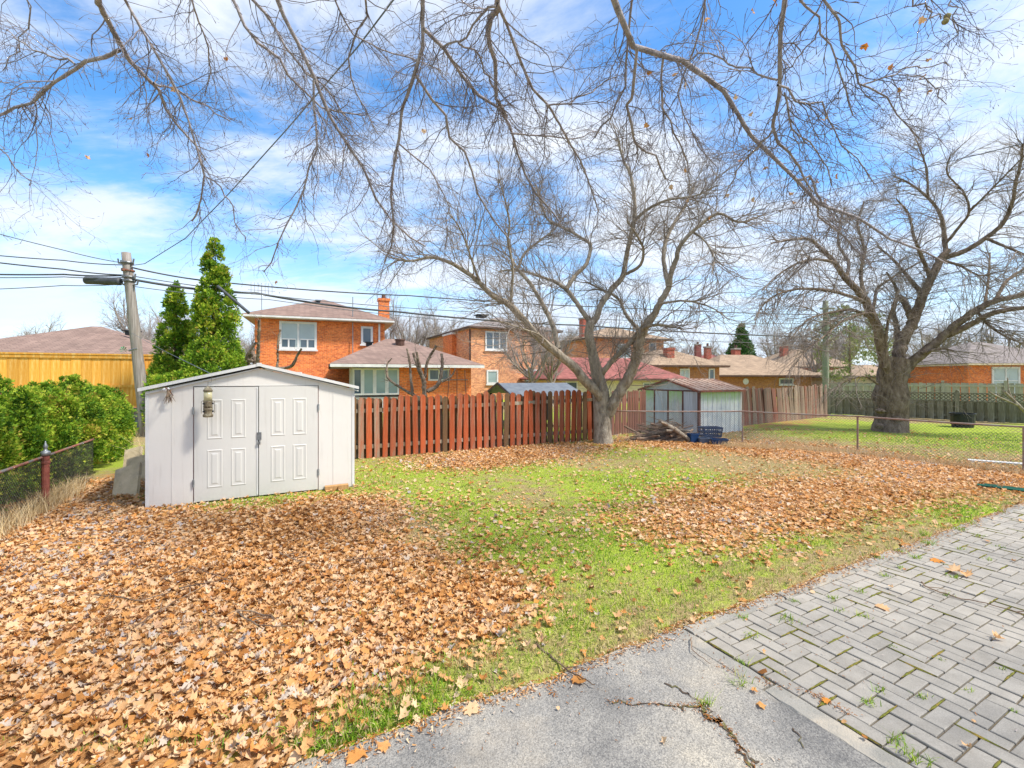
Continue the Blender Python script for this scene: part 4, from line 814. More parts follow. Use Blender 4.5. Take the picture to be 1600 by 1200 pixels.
def crate(label, px, py, w, d, h, mat, rz, z=0.0, holes=True):
    g = G(px, py); g.z = z; cr = thing('storage_crate', label, 'crate', g, rz, 'crates by the brush pile'); t_ = .012; s = .88
    MB().box(-w / 2 * s, w / 2 * s, -d / 2 * s, d / 2 * s, 0, t_).build('base', mat, cr)
    for sx, sy, L_ in ((0, -1, w), (0, 1, w), (-1, 0, d), (1, 0, d)):
        m_ = MB(); n_ = 5; off = (d if sx == 0 else w) / 2
        def q(a, z_): 
            f = s + (1 - s) * z_ / h
            return (a * f, sy * off * f, z_) if sx == 0 else (sx * off * f, a * f, z_)
        bands = [(0, h * .22), (h * .45, h * .6), (h * .84, h)] if holes else [(0, h)]
        for z0, z1 in bands:
            m_.add([q(-L_ / 2, z0), q(L_ / 2, z0), q(L_ / 2, z1), q(-L_ / 2, z1)], [(0, 1, 2, 3)])
        if holes:
            for k in range(n_):
                a0 = -L_ / 2 + L_ * k / (n_ - 1) * .94; m_.add([q(a0, h * .22), q(a0 + L_ * .06, h * .22), q(a0 + L_ * .06, h * .84), q(a0, h * .84)], [(0, 1, 2, 3)])
        o = m_.build('side', mat, cr); mod = o.modifiers.new('thickness', 'SOLIDIFY'); mod.thickness = .01
    MB().box(-w / 2 - .008, w / 2 + .008, -d / 2 - .008, -d / 2 + .008, h - .02, h).box(-w / 2 - .008, w / 2 + .008, d / 2 - .008, d / 2 + .008, h - .02, h).box(-w / 2 - .008, -w / 2 + .008, -d / 2 + .008, d / 2 - .008, h - .02, h).box(w / 2 - .008, w / 2 + .008, -d / 2 + .008, d / 2 - .008, h - .02, h).build('rim', mat, cr); return cr
crate('open dark blue slatted crate resting on the smaller boxes', 1110, 690, .50, .34, .26, M['crate_blue'], .05, .12)
crate('small upright dark blue bin beside the brush pile', 1083, 692, .20, .22, .24, M['crate_blue'], .1, 0, False)
crate('low grey plastic box under the blue slatted crate', 1099, 693, .24, .24, .15, M['crate_grey'], -.1, 0, False)
crate('flat dark blue tray tipped beside the grey box', 1124, 695, .36, .26, .15, M['crate_blue'], -.25, 0, False)
g = Vector((G(1504, 668).x, G(1504, 668).y, 0)); bn = thing('black_bin', 'black plastic bin standing on the grass by the lattice fence', 'bin', g)
mb = MB(); prof = [(.27, 0), (.30, .42), (.335, .43), (.335, .48), (.31, .48), (.30, .1)]; mb.lathe(prof, sides=20).build('tub', M['black_plastic'], bn)
for a in (0, math.pi): MB().tube([(.31 * math.cos(a) - .0, -.07, .40), (.36 * math.cos(a), -.06, .40), (.36 * math.cos(a), .06, .40), (.31 * math.cos(a), .07, .40)], .012, 5).build('handle', M['black_plastic'], bn)

# ================================================================== WEATHERED LEANING FENCE AND LATTICE FENCE
a, b_ = G(1152, 666.5), G(1292, 651.5); ang = math.atan2(b_.y - a.y, b_.x - a.x); Ln = (b_ - a).length
wf = thing('weathered_fence', 'grey weathered board fence leaning askew right of the metal shed', 'fence', a, ang); x = 0
while x < Ln:
    t_ = x / Ln; tl = (-.03 - .16 * math.exp(-((t_ - .38) / .3) ** 2)) + rp_.gauss(0, .02); picket(wf, x, 0, .15, round(1.33 + rp_.gauss(0, .03) - .05 * math.exp(-((t_ - .35) / .2) ** 2), 2), rp_.choice((M['weathered'], M['weathered'], M['weathered'], M['weathered2'], M['weathered2'], M['faded_red'])), 0, tl, .0101, rp_.gauss(0, .02)); x += .128 + rp_.random() * .012
for zz in (.3, 1.0): MB().box(-.05, Ln, .03, .08, zz - .045, zz + .045).build('rail', M['weathered'], wf)
a, b_ = G(1296, 647.5), G(1625, 664.5); ang = math.atan2(b_.y - a.y, b_.x - a.x); Ln = (b_ - a).length
lat = thing('lattice_fence', 'mossy board fence with diagonal lattice top beyond the gnarled tree', 'fence', a, ang); x = 0; i = 0; SH = .76; mb0 = MB().box(-.085, .085, -.01, .01, .03, SH).mesh('board'); mb0.materials.append(M['lattice_wood'])
while x < Ln:
    link('board', mb0, None, lat, (x, -.03 if i % 2 else .03, rp_.gauss(0, .006)))
    x += .135; i += 1
MB().box(-.05, Ln, -.055, -.041, SH - .03, SH + .02).build('rail', M['lattice_wood'], lat); MB().box(-.05, Ln, -.05, .03, 1.045, 1.085).build('cap_rail', M['lattice_wood'], lat); MB().box(-.05, Ln, -.02, .02, .16, .24).build('rail', M['lattice_wood'], lat)
lm = MB(); x = -.3
while x < Ln:
    for sg, yy in ((1, -.008), (-1, .006)):
        xa, za, xb, zb = x, SH + .02, x + .27, 1.045
        if sg < 0: za, zb = zb, za
        lm.prism([(xa - .022, za), (xa + .022, za), (xb + .022, zb), (xb - .022, zb)], yy - .005, yy + .005)
    x += .13
stuff(lm.build('lattice', M['lattice_wood'], lat))
x = 0
while x < Ln + .1:
    po = MB().box(x - .055, x + .055, -.075, .05, 0, 1.13).build('post', M['lattice_wood'], lat); MB().prism([(x - .07, 1.13), (x + .07, 1.13), (x, 1.19)], -.085, .06).build('post_cap', M['lattice_wood'], po); x += Ln / 3.0
# paler fence in the yard behind
a, b_ = P(1300, 640, 26), P(1660, 640, 22.0); a.z = b_.z = 0; ang = math.atan2(b_.y - a.y, b_.x - a.x); Ln = (b_ - a).length
pf = thing('pale_fence', 'pale grey board fence in the yard behind the lattice fence', 'fence', a, ang); x = 0; pbm = MB().box(-.075, .075, -.01, .01, 0, 1.36).mesh('board'); pbm.materials.append(M['pale_board']); i = 0
while x < Ln: link('board', pbm, None, pf, (x, .03 * (-1) ** i, rp_.gauss(0, .01))); x += .17; i += 1
MB().box(0, Ln, -.06, -.041, 1.18, 1.28).build('rail', M['pale_board'], pf)
x = 0
while x < Ln: MB().box(x - .06, x + .06, -.09, -.061, 0, 1.5).build('post', M['pale_board'], pf); x += 2.4

# ================================================================== GOLDEN CEDAR FENCE ON THE LEFT
fa = P(-60, 600, 13.2); fb = P(246, 600, 15.0); ang = math.atan2(fb.y - fa.y, fb.x - fa.x); Ln = (Vector((fb.x, fb.y)) - Vector((fa.x, fa.y))).length
yf = thing('cedar_board_fence', 'tall golden cedar board fence with cap rail behind the hedge', 'fence', (fa.x, fa.y, 0), ang); z0, zr, z1 = .72, 1.36, 2.36
bw = .245; me1 = MB().box(-bw / 2 + .003, bw / 2 - .003, -.012, .012, zr + .06, z1).mesh('board'); me2 = MB().box(-bw / 2 + .003, bw / 2 - .003, -.012, .012, z0, zr - .03).mesh('board')
for me in (me1, me2): me.materials.append(M['cedar_new'])
x = bw / 2
while x < Ln - .1: link('board', me1, None, yf, (x, rp_.gauss(0, .003), 0)); link('board', me2, None, yf, (x, rp_.gauss(0, .003), 0)); x += bw
MB().box(0, Ln + .06, -.06, .06, z1, z1 + .05).build('cap_rail', M['cedar_new'], yf); MB().box(0, Ln + .05, -.045, -.013, z1 - .10, z1 - .001).build('top_rail', M['cedar_new'], yf)
MB().box(0, Ln + .02, -.05, .02, zr - .03, zr + .06).build('mid_rail', M['cedar_new'], yf)
for x in (Ln - .06, Ln - .38): MB().box(x - .055, x + .055, -.11, -.051, z0 - .1, z1 - .101).build('post', M['cedar_new'], yf)
for k in range(7): MB().box(Ln + .0 , Ln + .024, .07 + k * .245, .30 + k * .245, z0, z1).build('board', M['cedar_new'], yf)
sw = thing('stone_wall', 'grey rubble stone wall under the golden cedar fence', 'wall', (fa.x, fa.y, 0), ang); rs = random.Random(2)
for row in range(4):
    x = -rs.random() * .3
    while x < Ln:
        w = rs.uniform(.22, .5); MB().box(x, x + w - .02, -.06 - rs.random() * .03, .1, row * .17, row * .17 + .155).build('stone', M['stone'], sw); x += w

# ================================================================== HOUSES
def window(parent, x0, x1, z0, z1, cols=1, mat='glass', sash=True, y=0.0, fw=.07, frame='white_trim', rows=1, side=None):
    """frame ring with mullions (window) and a pane set behind each opening; side='left' puts it on the local x = 0 wall"""
    def bxx(mb, a, b_, c_, d, e, f): return mb.box(a, b_, c_, d, e, f) if side is None else mb.box(c_, d, a, b_, e, f)
    wd = MB(); bxx(wd, x0, x0 + fw, y - .06, y + .02, z0, z1); bxx(wd, x1 - fw, x1, y - .06, y + .02, z0, z1); bxx(wd, x0 + fw, x1 - fw, y - .06, y + .02, z0, z0 + fw); bxx(wd, x0 + fw, x1 - fw, y - .06, y + .02, z1 - fw, z1)
    iw = (x1 - x0 - 2 * fw)
    for i in range(1, cols): xm = x0 + fw + iw * i / cols; bxx(wd, xm - fw * .45, xm + fw * .45, y - .055, y + .02, z0 + fw, z1 - fw)
    for i in range(1, rows): zm = z0 + (z1 - z0) * i / rows; bxx(wd, x0 + fw, x1 - fw, y - .05, y + .02, zm - .03, zm + .03)
    w = wd.build('window', M[frame], parent)
    for i in range(cols): a = x0 + fw + iw * i / cols; pb = MB(); bxx(pb, a, a + iw / cols, y - .025, y + .005, z0 + fw * .5, z1 - fw * .5); pb.build('pane', M[mat], w)
    if sash: sl = MB(); bxx(sl, x0 - .06, x1 + .06, y - .10, y - .061, z0 - .09, z0 - .002); sl.build('sill', M[frame], w)
    return w
def hip_roof(parent, x0, x1, y0, y1, ze, zr, ov, mat, rl=None, fascia='white_trim', soffit='soffit', th=.16):
    X0, X1, Y0, Y1 = x0 - ov, x1 + ov, y0 - ov, y1 + ov; cx_, cy = (X0 + X1) / 2, (Y0 + Y1) / 2; w, d = X1 - X0, Y1 - Y0
    if rl is None: rl = abs(w - d)
    if w >= d: r0, r1 = (cx_ - rl / 2, cy, zr), (cx_ + rl / 2, cy, zr)
    else: r0, r1 = (cx_, cy - rl / 2, zr), (cx_, cy + rl / 2, zr)
    zt = ze + th; e = .05
    vs = [(X0 - e, Y0 - e, zt), (X1 + e, Y0 - e, zt), (X1 + e, Y1 + e, zt), (X0 - e, Y1 + e, zt), r0, r1]
    fs = [(0, 1, 5, 4), (1, 2, 5), (2, 3, 4, 5), (3, 0, 4)] if w >= d else [(0, 1, 4), (1, 2, 5, 4), (2, 3, 5), (3, 0, 4, 5)]
    rf_ = MB().add(vs, fs).build('roof', M[mat], parent); mod = rf_.modifiers.new('thickness', 'SOLIDIFY'); mod.thickness = .05; mod.offset = -1
    MB().box(X0, X1, Y0, Y0 + .03, ze, zt - .03).box(X0, X1, Y1 - .03, Y1, ze, zt - .03).box(X0, X0 + .03, Y0 + .03, Y1 - .03, ze, zt - .03).box(X1 - .03, X1, Y0 + .03, Y1 - .03, ze, zt - .03).build('fascia', M[fascia], rf_)
    MB().box(X0 + .03, X1 - .03, Y0 + .03, Y1 - .03, ze + .005, ze + .03).build('soffit', M[soffit], rf_)
    g = MB().box(X0, X1, Y0 - .10, Y0 - .001, zt - .13, zt - .035).build('gutter', M[fascia], rf_); return rf_
def chimney(parent, x, y, w, z0, z1, mat, cap='concrete', flue=True):
    c_ = MB().box(x - w / 2, x + w / 2, y - w / 2, y + w / 2, z0, z1).build('chimney', M[mat], parent); MB().box(x - w / 2 - .05, x + w / 2 + .05, y - w / 2 - .05, y + w / 2 + .05, z1 - .12, z1 + .03).build('chimney_cap', M[mat if cap is None else cap], c_)
    if flue: MB().lathe([(w * .22, 0), (w * .2, .3)], (x, y, z1 + .03), 10).build('flue', M['gutter_brown'], c_)
    return c_
def vent(parent, x, y, z, s=.25, mat='black_plastic'): MB().box(x - s / 2, x + s / 2, y - s / 2, y + s / 2, z - .1, z + .08).box(x - s * .7, x + s * .7, y - s * .7, y + s * .7, z + .08, z + .13).build('roof_vent', M[mat], parent)

# ---- orange two storey house with one storey wing
fr1 = Frame(-13.85, 24.5, R(22)); hw = fr1.x(601); hd = 8.0; ez = 4.85
h1 = thing('orange_brick_house', 'orange brick two storey house with brown hip roof and white sunroom wing', 'house', fr1.loc, fr1.a)
MB().box(0, hw, 0, hd, 0, ez).build('wall', M['brick_orange'], h1)
r1 = hip_roof(h1, 0, hw, 0, hd, ez, 6.62, .5, 'shingle_brown', 1.2)
vent(r1, hw / 2 - .3, hd / 2 - 1.4, 6.3, .22)
window(h1, fr1.x(436.5), fr1.x(495), 3.22, 4.76, 2, 'glass_pale', True, 0, .12); window(h1, fr1.x(564), fr1.x(582.5), 3.6, 4.64, 1, 'glass', True, 0, .12)
chimney(h1, fr1.x(592) + .45, 1.6, .62, 4.9, 6.55, 'brick_orange', None); MB().box(fr1.x(592.5) - .05, fr1.x(592.5) + .05, -.08, -.001, 2.6, 4.83).build('downpipe', M['white_trim'], h1)
for a_, b_ in ((436.5, 465.5), (466, 495)):
    xm = (fr1.x(a_) + fr1.x(b_)) / 2; sw_ = MB().box(xm - .04, xm + .04, -.045, -.026, 3.3, 3.75).box(fr1.x(a_) + .1, fr1.x(b_) - .1, -.045, -.026, 3.751, 3.81).build('lower_sash', M['white_trim'], h1); MB().box(fr1.x(a_) + .13, fr1.x(b_) - .13, -.0255, -.0252, 3.32, 3.75).build('sash_pane', M['glass'], sw_)
MB().box(fr1.x(445), fr1.x(472), -1.2, -.001, 0, 1.95).build('back_porch', M['white_trim'], h1); MB().box(fr1.x(473), fr1.x(511), -1.0, -.001, 0, 1.62).build('porch_wall', M['white_trim'], h1)
mb = MB(); mx0 = fr1.x(401); mb.tube([(mx0, 2, 5), (mx0, 2, 7.0)], .02, 5)
for zz, w in ((6.95, .5), (6.7, .7), (6.45, .55)): mb.tube([(mx0 - w, 2, zz), (mx0 + w, 2, zz)], .012, 4)
for k in range(-3, 4): mb.tube([(mx0 + k * .18, 2, 6.55), (mx0 + k * .18, 2, 7.15)], .01, 4)
mb.build('antenna', M['galv'], h1)
MB().tube([(fr1.x(551), -.15, 1.5), (fr1.x(551), -.15, 6.3)], .025, 6).build('mast', M['galv'], h1)
# wing (its front plane is nearer)
frw = Frame((551 - CX) / F * 20.5, 20.5, R(22)); ww_ = frw.x(736); off = Vector((frw.x0 - fr1.x0, frw.y0 - fr1.y0, 0)); ca, sa = math.cos(-fr1.a), math.sin(-fr1.a); ol = Vector((off.x * ca - off.y * sa, off.x * sa + off.y * ca, 0))
WX, WY = ol.x, ol.y; wz = frw.z(660, 574); wd_ = 7.0
sx = frw.x(624)
MB().box(WX + sx + .002, WX + ww_, WY, WY + wd_, 0, wz).build('wing_wall', M['brick_orange'], h1)
sr = MB().box(WX, WX + sx, WY + .1, WY + 3.4, 0, .75).box(WX, WX + sx, WY + .1, WY + 3.4, wz - .06, wz).box(WX + .15, WX + sx, WY + .6, WY + 3.4, .75, wz - .06).build('sunroom', M['white_trim'], h1)
xs_ = [551, 566.5, 585.5, 604.5, 623.5]
z0 = frw.z(590, 617); 
for i in range(4): window(h1, WX + frw.x(xs_[i]) + .002, WX + frw.x(xs_[i + 1]) - .002, z0, wz - .06, 1, ['glass', 'glass_curtain', 'glass_curtain', 'glass_curtain'][i], False, WY + .05, .075)
for k in range(5): a_ = WY + .15 + k * .42; window(h1, a_, a_ + .40, z0 + .2, wz - .08, 1, 'glass' if k > 2 else 'glass_curtain', False, WX - .0, .05, side='left')
window(h1, WX + frw.x(669), WX + frw.x(702), frw.z(685, 595), frw.z(685, 576), 2, 'glass', False, WY, .08); MB().box(WX + frw.x(666), WX + frw.x(706), WY - .06, WY - .001, frw.z(685, 598), frw.z(685, 595) - .002).build('brick_sill', M['brick_orange'], h1)
RX0, RX1, RY0, RY1 = WX - .95, WX + ww_ + .5, WY - .55, WY + wd_ + .4; pk = frw.z(608, 538) + .55; zt = wz + .14; px_ = WX + frw.x(607) + .3; py_ = WY + 3.6
wr = MB().add([(RX0, RY0, zt), (RX1, RY0, zt), (RX1, RY1, zt), (RX0 + .1, RY1, zt), (px_, py_, pk), (px_ + .9, py_ + .2, pk)], [(0, 1, 5, 4), (1, 2, 5), (2, 3, 4, 5), (3, 0, 4)]).build('wing_roof', M['shingle_brown'], h1); mod = wr.modifiers.new('thickness', 'SOLIDIFY'); mod.thickness = .05; mod.offset = -1
MB().box(RX0, RX1, RY0 - .06, RY0 + .02, wz - .02, zt - .03).build('gutter', M['white_trim'], wr); MB().box(RX0 + .02, RX1, RY0 + .021, WY - .001, wz + .001, wz + .03).box(RX0 + .02, WX, WY, RY1, wz + .001, wz + .03).build('soffit', M['soffit'], wr); MB().box(RX0 - .06, RX0 + .015, RY0 + .03, RY1 - 2, wz - .02, zt - .03).build('gutter', M['gutter_brown'], wr)
vent(wr, WX + frw.x(584), WY + 2.6, pk - .40, .3); MB().lathe([(.22, 0), (.24, .45), (.28, .46), (.28, .52)], (WX + frw.x(628) + .3, WY + 2.7, pk - .6), 12).build('roof_vent', M['gutter_brown'], wr)
# trellis and dark box at the wing corner
tr = thing('garden_trellis', 'small rusty iron trellis against the orange brick wing', 'trellis', P(714, 600, 20.6)); tr.location.z = 0
for k in (-.35, 0, .35): MB().tube([(k * 1.3, 0, .0), (k, 0, 2.0)], .02, 5).build('upright', M['gutter_brown'], tr)
MB().tube([(-.5, 0, 1.55), (.5, 0, 1.55)], .025, 5).build('crossbar', M['gutter_brown'], tr)

# ---- buff brick two storey house
fr2 = Frame((736 - CX) / F * 32.4, 32.4, R(26)); w2 = fr2.x(872); d2 = fr2.left_y(671)
h2 = thing('buff_brick_house', 'two storey buff brick house with side chimney behind the red fence', 'house', fr2.loc, fr2.a)
MB().box(0, w2, 0, d2, 0, 5.15).build('wall', M['brick_buff'], h2)
r2 = hip_roof(h2, 0, w2, 0, d2, 5.15, 6.6, .25, 'shingle_grey', None, 'gutter_brown'); vent(r2, 2.2, 3.5, 6.55, .7)
window(h2, fr2.x(758), fr2.x(792), fr2.z(775, 547), fr2.z(775, 518), 3, 'glass', True, 0, .1); window(h2, fr2.x(760), fr2.x(778), fr2.z(770, 600), fr2.z(770, 578), 1, 'glass_curtain', True, 0, .12); window(h2, fr2.x(820), fr2.x(838.5), fr2.z(830, 598), fr2.z(830, 577), 1, 'glass_curtain', True, 0, .1)
ya, yb = fr2.left_y(713), fr2.left_y(699); MB().box(-.35, -.001, ya, yb, 0, 5.0).build('chimney_stack', M['brick_orange'], h2); MB().box(-.42, .07, ya - .06, yb + .06, 5.0, 5.14).build('chimney_stack_cap', M['white_trim'], h2)
MB().box(-.1, -.001, .05, .15, 0, 5.1).build('downpipe', M['gutter_brown'], h2)

# ---- grey metal canopy roof just behind the red fence
fr3 = Frame((800 - CX) / F * 14.2, 14.2, R(20)); cn = thing('metal_gazebo', 'low gazebo with dark ribbed metal roof behind the red fence', 'gazebo', fr3.loc, fr3.a); cw = fr3.x(915)
M['dark_roof'] = pmat('dark_roof', col('#70767c'), col('#5f656d'), 4, .6, .05)
ze, zp = fr3.z(860, 617) - .03, fr3.z(860, 599); mb = MB(); vs = []; q = 14
for i in range(q):
    xa, xb = cw * i / q, cw * (i + 1) / q; mb.add([(xa, -.1, ze), (xb, -.1, ze), (xb, 1.4, zp), (xa, 1.4, zp)], [(0, 1, 2, 3)]); mb.box(xb - .05, xb - .02, -.1, 1.4, -.025, .008, Matrix.Translation((0, 0, ze + .02)) @ Matrix.Shear('XY', 4, (0, 0)) @ Matrix(((1, 0, 0, 0), (0, 1, 0, 0), (0, (zp - ze) / 1.5, 1, .0), (0, 0, 0, 1))))
mb.build('roof_panel', M['dark_roof'], cn); MB().add([(0, 1.4, zp), (cw, 1.4, zp), (cw, 2.9, ze), (0, 2.9, ze)], [(0, 1, 2, 3)]).build('roof_panel', M['dark_roof'], cn)
MB().prism([(-.1, ze - .06), (1.4, zp - .05), (2.9, ze - .06), (2.9, ze + .02), (1.4, zp + .03), (-.1, ze + .02)], -.03, .0, 'x').build('roof_trim', M['black_plastic'], cn)
for xx in (.15, cw - .15):
    for yy in (0.1, 2.7): MB().box(xx - .05, xx + .05, yy - .05, yy + .05, 0, ze + .02).build('post', M['black_plastic'], cn)

# ---- red roofed cream bungalow
fr4 = Frame((878 - CX) / F * 28, 28, R(18)); w4 = fr4.x(1058); h4 = thing('red_roof_bungalow', 'cream stucco bungalow with red shingle hip roof behind the big tree', 'house', fr4.loc, fr4.a); ez = fr4.z(960, 592) - .1
MB().box(0, w4, 0, 6, 0, ez).build('wall', M['cream'], h4); hip_roof(h4, 0, w4, 0, 6, ez, fr4.z(960, 562) + .25, .5, 'shingle_red', w4 - 3.4, 'gutter_brown', th=.12)
window(h4, fr4.x(1004), fr4.x(1026), .9, fr4.z(1015, 597) - .02, 2, 'glass', False, 0, .07); window(h4, fr4.x(884), fr4.x(902), .9, fr4.z(890, 596), 1, 'glass', False, 0, .07)
# ---- brown two storey house behind it
fr5 = Frame((930 - CX) / F * 42, 42, R(20)); w5 = fr5.x(1037); h5 = thing('brown_brick_house', 'brown brick two storey house with tan roof seen through the big tree', 'house', fr5.loc, fr5.a); ez = fr5.z(985, 531)
MB().box(0, w5, 0, 7, 0, ez).build('wall', M['brick_buff'], h5); r5 = hip_roof(h5, 0, w5, 0, 7, ez, ez + 1.55, .6, 'shingle_tan', None, 'gutter_brown')
window(h5, fr5.x(1014), fr5.x(1025), fr5.z(1020, 552), fr5.z(1020, 535), 1, 'glass', True, 0, .12); window(h5, fr5.x(962), fr5.x(985), fr5.z(975, 560), fr5.z(975, 537), 2, 'glass_curtain', True, 0, .12); chimney(h5, .3, 2.5, .8, ez, ez + 2.2, 'brick_red')
# ---- tan roofed brick bungalows to the right
fr6 = Frame((1052 - CX) / F * 34, 34, R(14)); w6 = fr6.x(1124); h6 = thing('tan_roof_bungalow', 'ochre brick bungalow with round topped chimney and tan roof', 'house', fr6.loc, fr6.a); ez = fr6.z(1090, 574)
MB().box(-2, w6, 0, 7, 0, ez).build('wall', M['brick_brown'], h6); hip_roof(h6, -2, w6, 0, 7, ez, fr6.z(1080, 553) + .5, .5, 'shingle_tan', 2.5, 'gutter_brown'); chimney(h6, fr6.x(1054) + .1, .9, .6, ez, fr6.z(1054, 543), 'brick_red', None, False)
window(h6, fr6.x(1062), fr6.x(1077), .4, fr6.z(1070, 576), 2, 'glass_pale', False, 0, .1); window(h6, fr6.x(1107), fr6.x(1116), .4, fr6.z(1112, 576), 1, 'glass', False, 0, .09)
fr7 = Frame((1124 - CX) / F * 38, 38, R(8)); w7 = fr7.x(1268); h7 = thing('wide_tan_bungalow', 'long low brick bungalow with wide tan hip roof and two chimneys', 'house', fr7.loc, fr7.a); ez = fr7.z(1190, 589)
MB().box(0, w7, 0, 8, 0, ez).build('wall', M['brick_brown'], h7); hip_roof(h7, 0, w7, 0, 8, ez, fr7.z(1170, 557) + .35, .6, 'shingle_tan', 3.2, 'gutter_brown')
window(h7, fr7.x(1217), fr7.x(1239), fr7.z(1228, 601), fr7.z(1228, 591), 1, 'glass', True, 0, .09); chimney(h7, fr7.x(1158), 5, .5, ez + 1, fr7.z(1158, 543) + .4, 'brick_red'); chimney(h7, fr7.x(1202) + .3, 5, .6, ez + .8, fr7.z(1202, 546) + .4, 'brick_red')
MB().lathe([(.26, 0), (.26, .05)], (0, 0, 0), 12).build('wall_vent', M['white_trim'], h7, (fr7.x(1165), -.001, fr7.z(1165, 596)), (R(90), 0, 0))
fr8 = Frame((1228 - CX) / F * 52, 52, R(5)); w8 = fr8.x(1335); h8 = thing('far_red_bungalow', 'red brick bungalow with pale window beyond the weathered fence', 'house', fr8.loc, fr8.a); ez = fr8.z(1280, 575)
MB().box(0, w8, 0, 9, 0, ez).build('wall', M['brick_red'], h8); hip_roof(h8, 0, w8, 0, 9, ez, ez + 2.4, .5, 'shingle_tan', 2, 'gutter_brown'); window(h8, fr8.x(1271), fr8.x(1290), .5, fr8.z(1280, 578), 2, 'glass_pale', False, 0, .12); chimney(h8, fr8.x(1262), 4, .7, ez, ez + 2.9, 'brick_red')
fr9 = Frame((1338 - CX) / F * 36, 36, R(2)); w9 = fr9.x(1500); h9 = thing('low_tan_garage', 'low tan roofed garage half hidden behind the gnarled tree', 'garage', fr9.loc, fr9.a); ez = fr9.z(1380, 590)
MB().box(0, w9, 0, 6, 0, ez).build('wall', M['cream'], h9); hip_roof(h9, 0, w9, 0, 6, ez, ez + 1.1, .4, 'shingle_tan', None, 'gutter_brown')
fr10 = Frame((1512 - CX) / F * 31, 31, R(-2)); w10 = fr10.x(1720); h10 = thing('corner_brick_house', 'orange brick house with grey brown roof and white paired window beyond lattice fence', 'house', fr10.loc, fr10.a); ez = fr10.z(1560, 571)
MB().box(0, w10, 0, 8, 0, ez).build('wall', M['brick_orange'], h10); hip_roof(h10, 0, w10, 0, 8, ez, ez + 1.9, .35, 'shingle_grey', None, 'cream'); window(h10, fr10.x(1549), fr10.x(1593), .5, fr10.z(1570, 573), 2, 'glass_pale', True, 0, .12, rows=2)
fr11 = Frame((-140 - CX) / F * 17.5, 17.5, R(16)); w11 = fr11.x(246); h11 = thing('brown_roof_garage', 'house with broad brown shingle hip roof behind the golden fence', 'house', fr11.loc, fr11.a); ez = 2.35
MB().box(0, w11, 0, 7.5, 0, ez).build('wall', M['brick_brown'], h11); ap = P(140, 511, 22.5); r11 = hip_roof(h11, 0, w11, 0, 7.5, ez, ap.z, .45, 'shingle_brown', .4, 'gutter_brown', th=.15); vent(r11, fr11.x(131) + .5, 2.7, ap.z - .38, .4)
# far red roof hint
fr12 = Frame((1088 - CX) / F * 60, 60, R(3)); h12 = thing('far_red_roof_house', 'distant house whose red roof peeks above the tan bungalows', 'house', fr12.loc, fr12.a); ez = fr12.z(1110, 570)
MB().box(0, 7, 0, 8, 0, ez).build('wall', M['brick_red'], h12); hip_roof(h12, 0, 7, 0, 8, ez, fr12.z(1110, 551), .5, 'shingle_red', None, 'gutter_brown'); chimney(h12, 1.6, 3, .7, ez, fr12.z(1110, 546) + .9, 'shingle_red')

# ================================================================== POLES AND CABLES
pbase = P(229, 690, 12.8); pbase.z = 0; ptop = P(197, 395, 12.6)
up_ = thing('utility_pole', 'leaning weathered grey wooden utility pole behind the white shed', 'pole', pbase)
rel = ptop - pbase; n_ = 10; MB().tube([rel * (k / n_) for k in range(n_ + 1)], [.150 - .04 * k / n_ + .004 * math.sin(k * 2.3) for k in range(n_ + 1)], 14).build('shaft', M['pole_wood'], up_, smooth=True)
def onpole(py): t_ = (pbase.z - P(0, py, 12.7).z) / (pbase.z - ptop.z); return rel * t_
for py in (412, 424, 434, 440): q = onpole(py); MB().lathe([(.15, -.02), (.155, 0), (.15, .02)], q, 14).box(-.03, .03, -.2, -.13, -.03, .03, Matrix.Translation(q)).build('steel_band', M['rust'] if py == 424 else M['steel'], up_)
for py, dx in ((414, -.2), (414, .2), (437, .2), (447, .25)): q = onpole(py); MB().tube([q, q + Vector((dx, -.05, .02)), q + Vector((dx * 1.1, -.05, .14))], .022, 6).build('insulator_bracket', M['steel'], up_)
q0, q1 = P(133, 438, 12.5) - pbase, P(189, 440, 12.5) - pbase
enc = MB().tube([q0, q0.lerp(q1, .03), q0.lerp(q1, .97), q1], [.06, .105, .105, .06], 14).build('splice_enclosure', M['cable'], up_, smooth=False); MB().tube([q1 + Vector((0, 0, -.05)), onpole(450)], .02, 5).build('strut', M['steel'], up_)
MB().tube([P(214, 545, 12.5) - pbase, P(201, 548, 12.4) - pbase], .03, 5).build('step_peg', M['steel'], up_)
gw = MB()
for k in range(9): a = k * .7; gw.add([(0, -.19, 0), (.11 * math.cos(a) + .0, -.2, .11 * math.sin(a)), (.1 * math.cos(a + .25), -.22, .1 * math.sin(a + .25))], [(0, 1, 2)])
gw.build('green_plant', pmat('plant_green', col('#2f8a5a'), col('#236b46'), 9, .5, 0), up_, P(203, 548, 12.5) - pbase)
gp = P(1290, 640, 25); gp.z = 0; gpo = thing('green_pole', 'mossy green grey utility pole between the weathered and lattice fences', 'pole', gp); gt = P(1291, 470, 25).z
MB().tube([(0, 0, z) for z in np.linspace(0, gt, 8)], list(np.linspace(.17, .13, 8)), 12).build('shaft', M['pole_green'], gpo, smooth=True); MB().box(-.4, .4, -.16, -.1, gt - .5, gt - .4).build('crossarm', M['pole_green'], gpo); MB().tube([(-.15, 0, gt - 1.2), (-.9, 0, gt - 1.0)], .03, 6).lathe([(.12, 0), (.1, .12)], (-.95, 0, gt - 1.08), 8).build('lamp_arm', M['steel'], gpo)
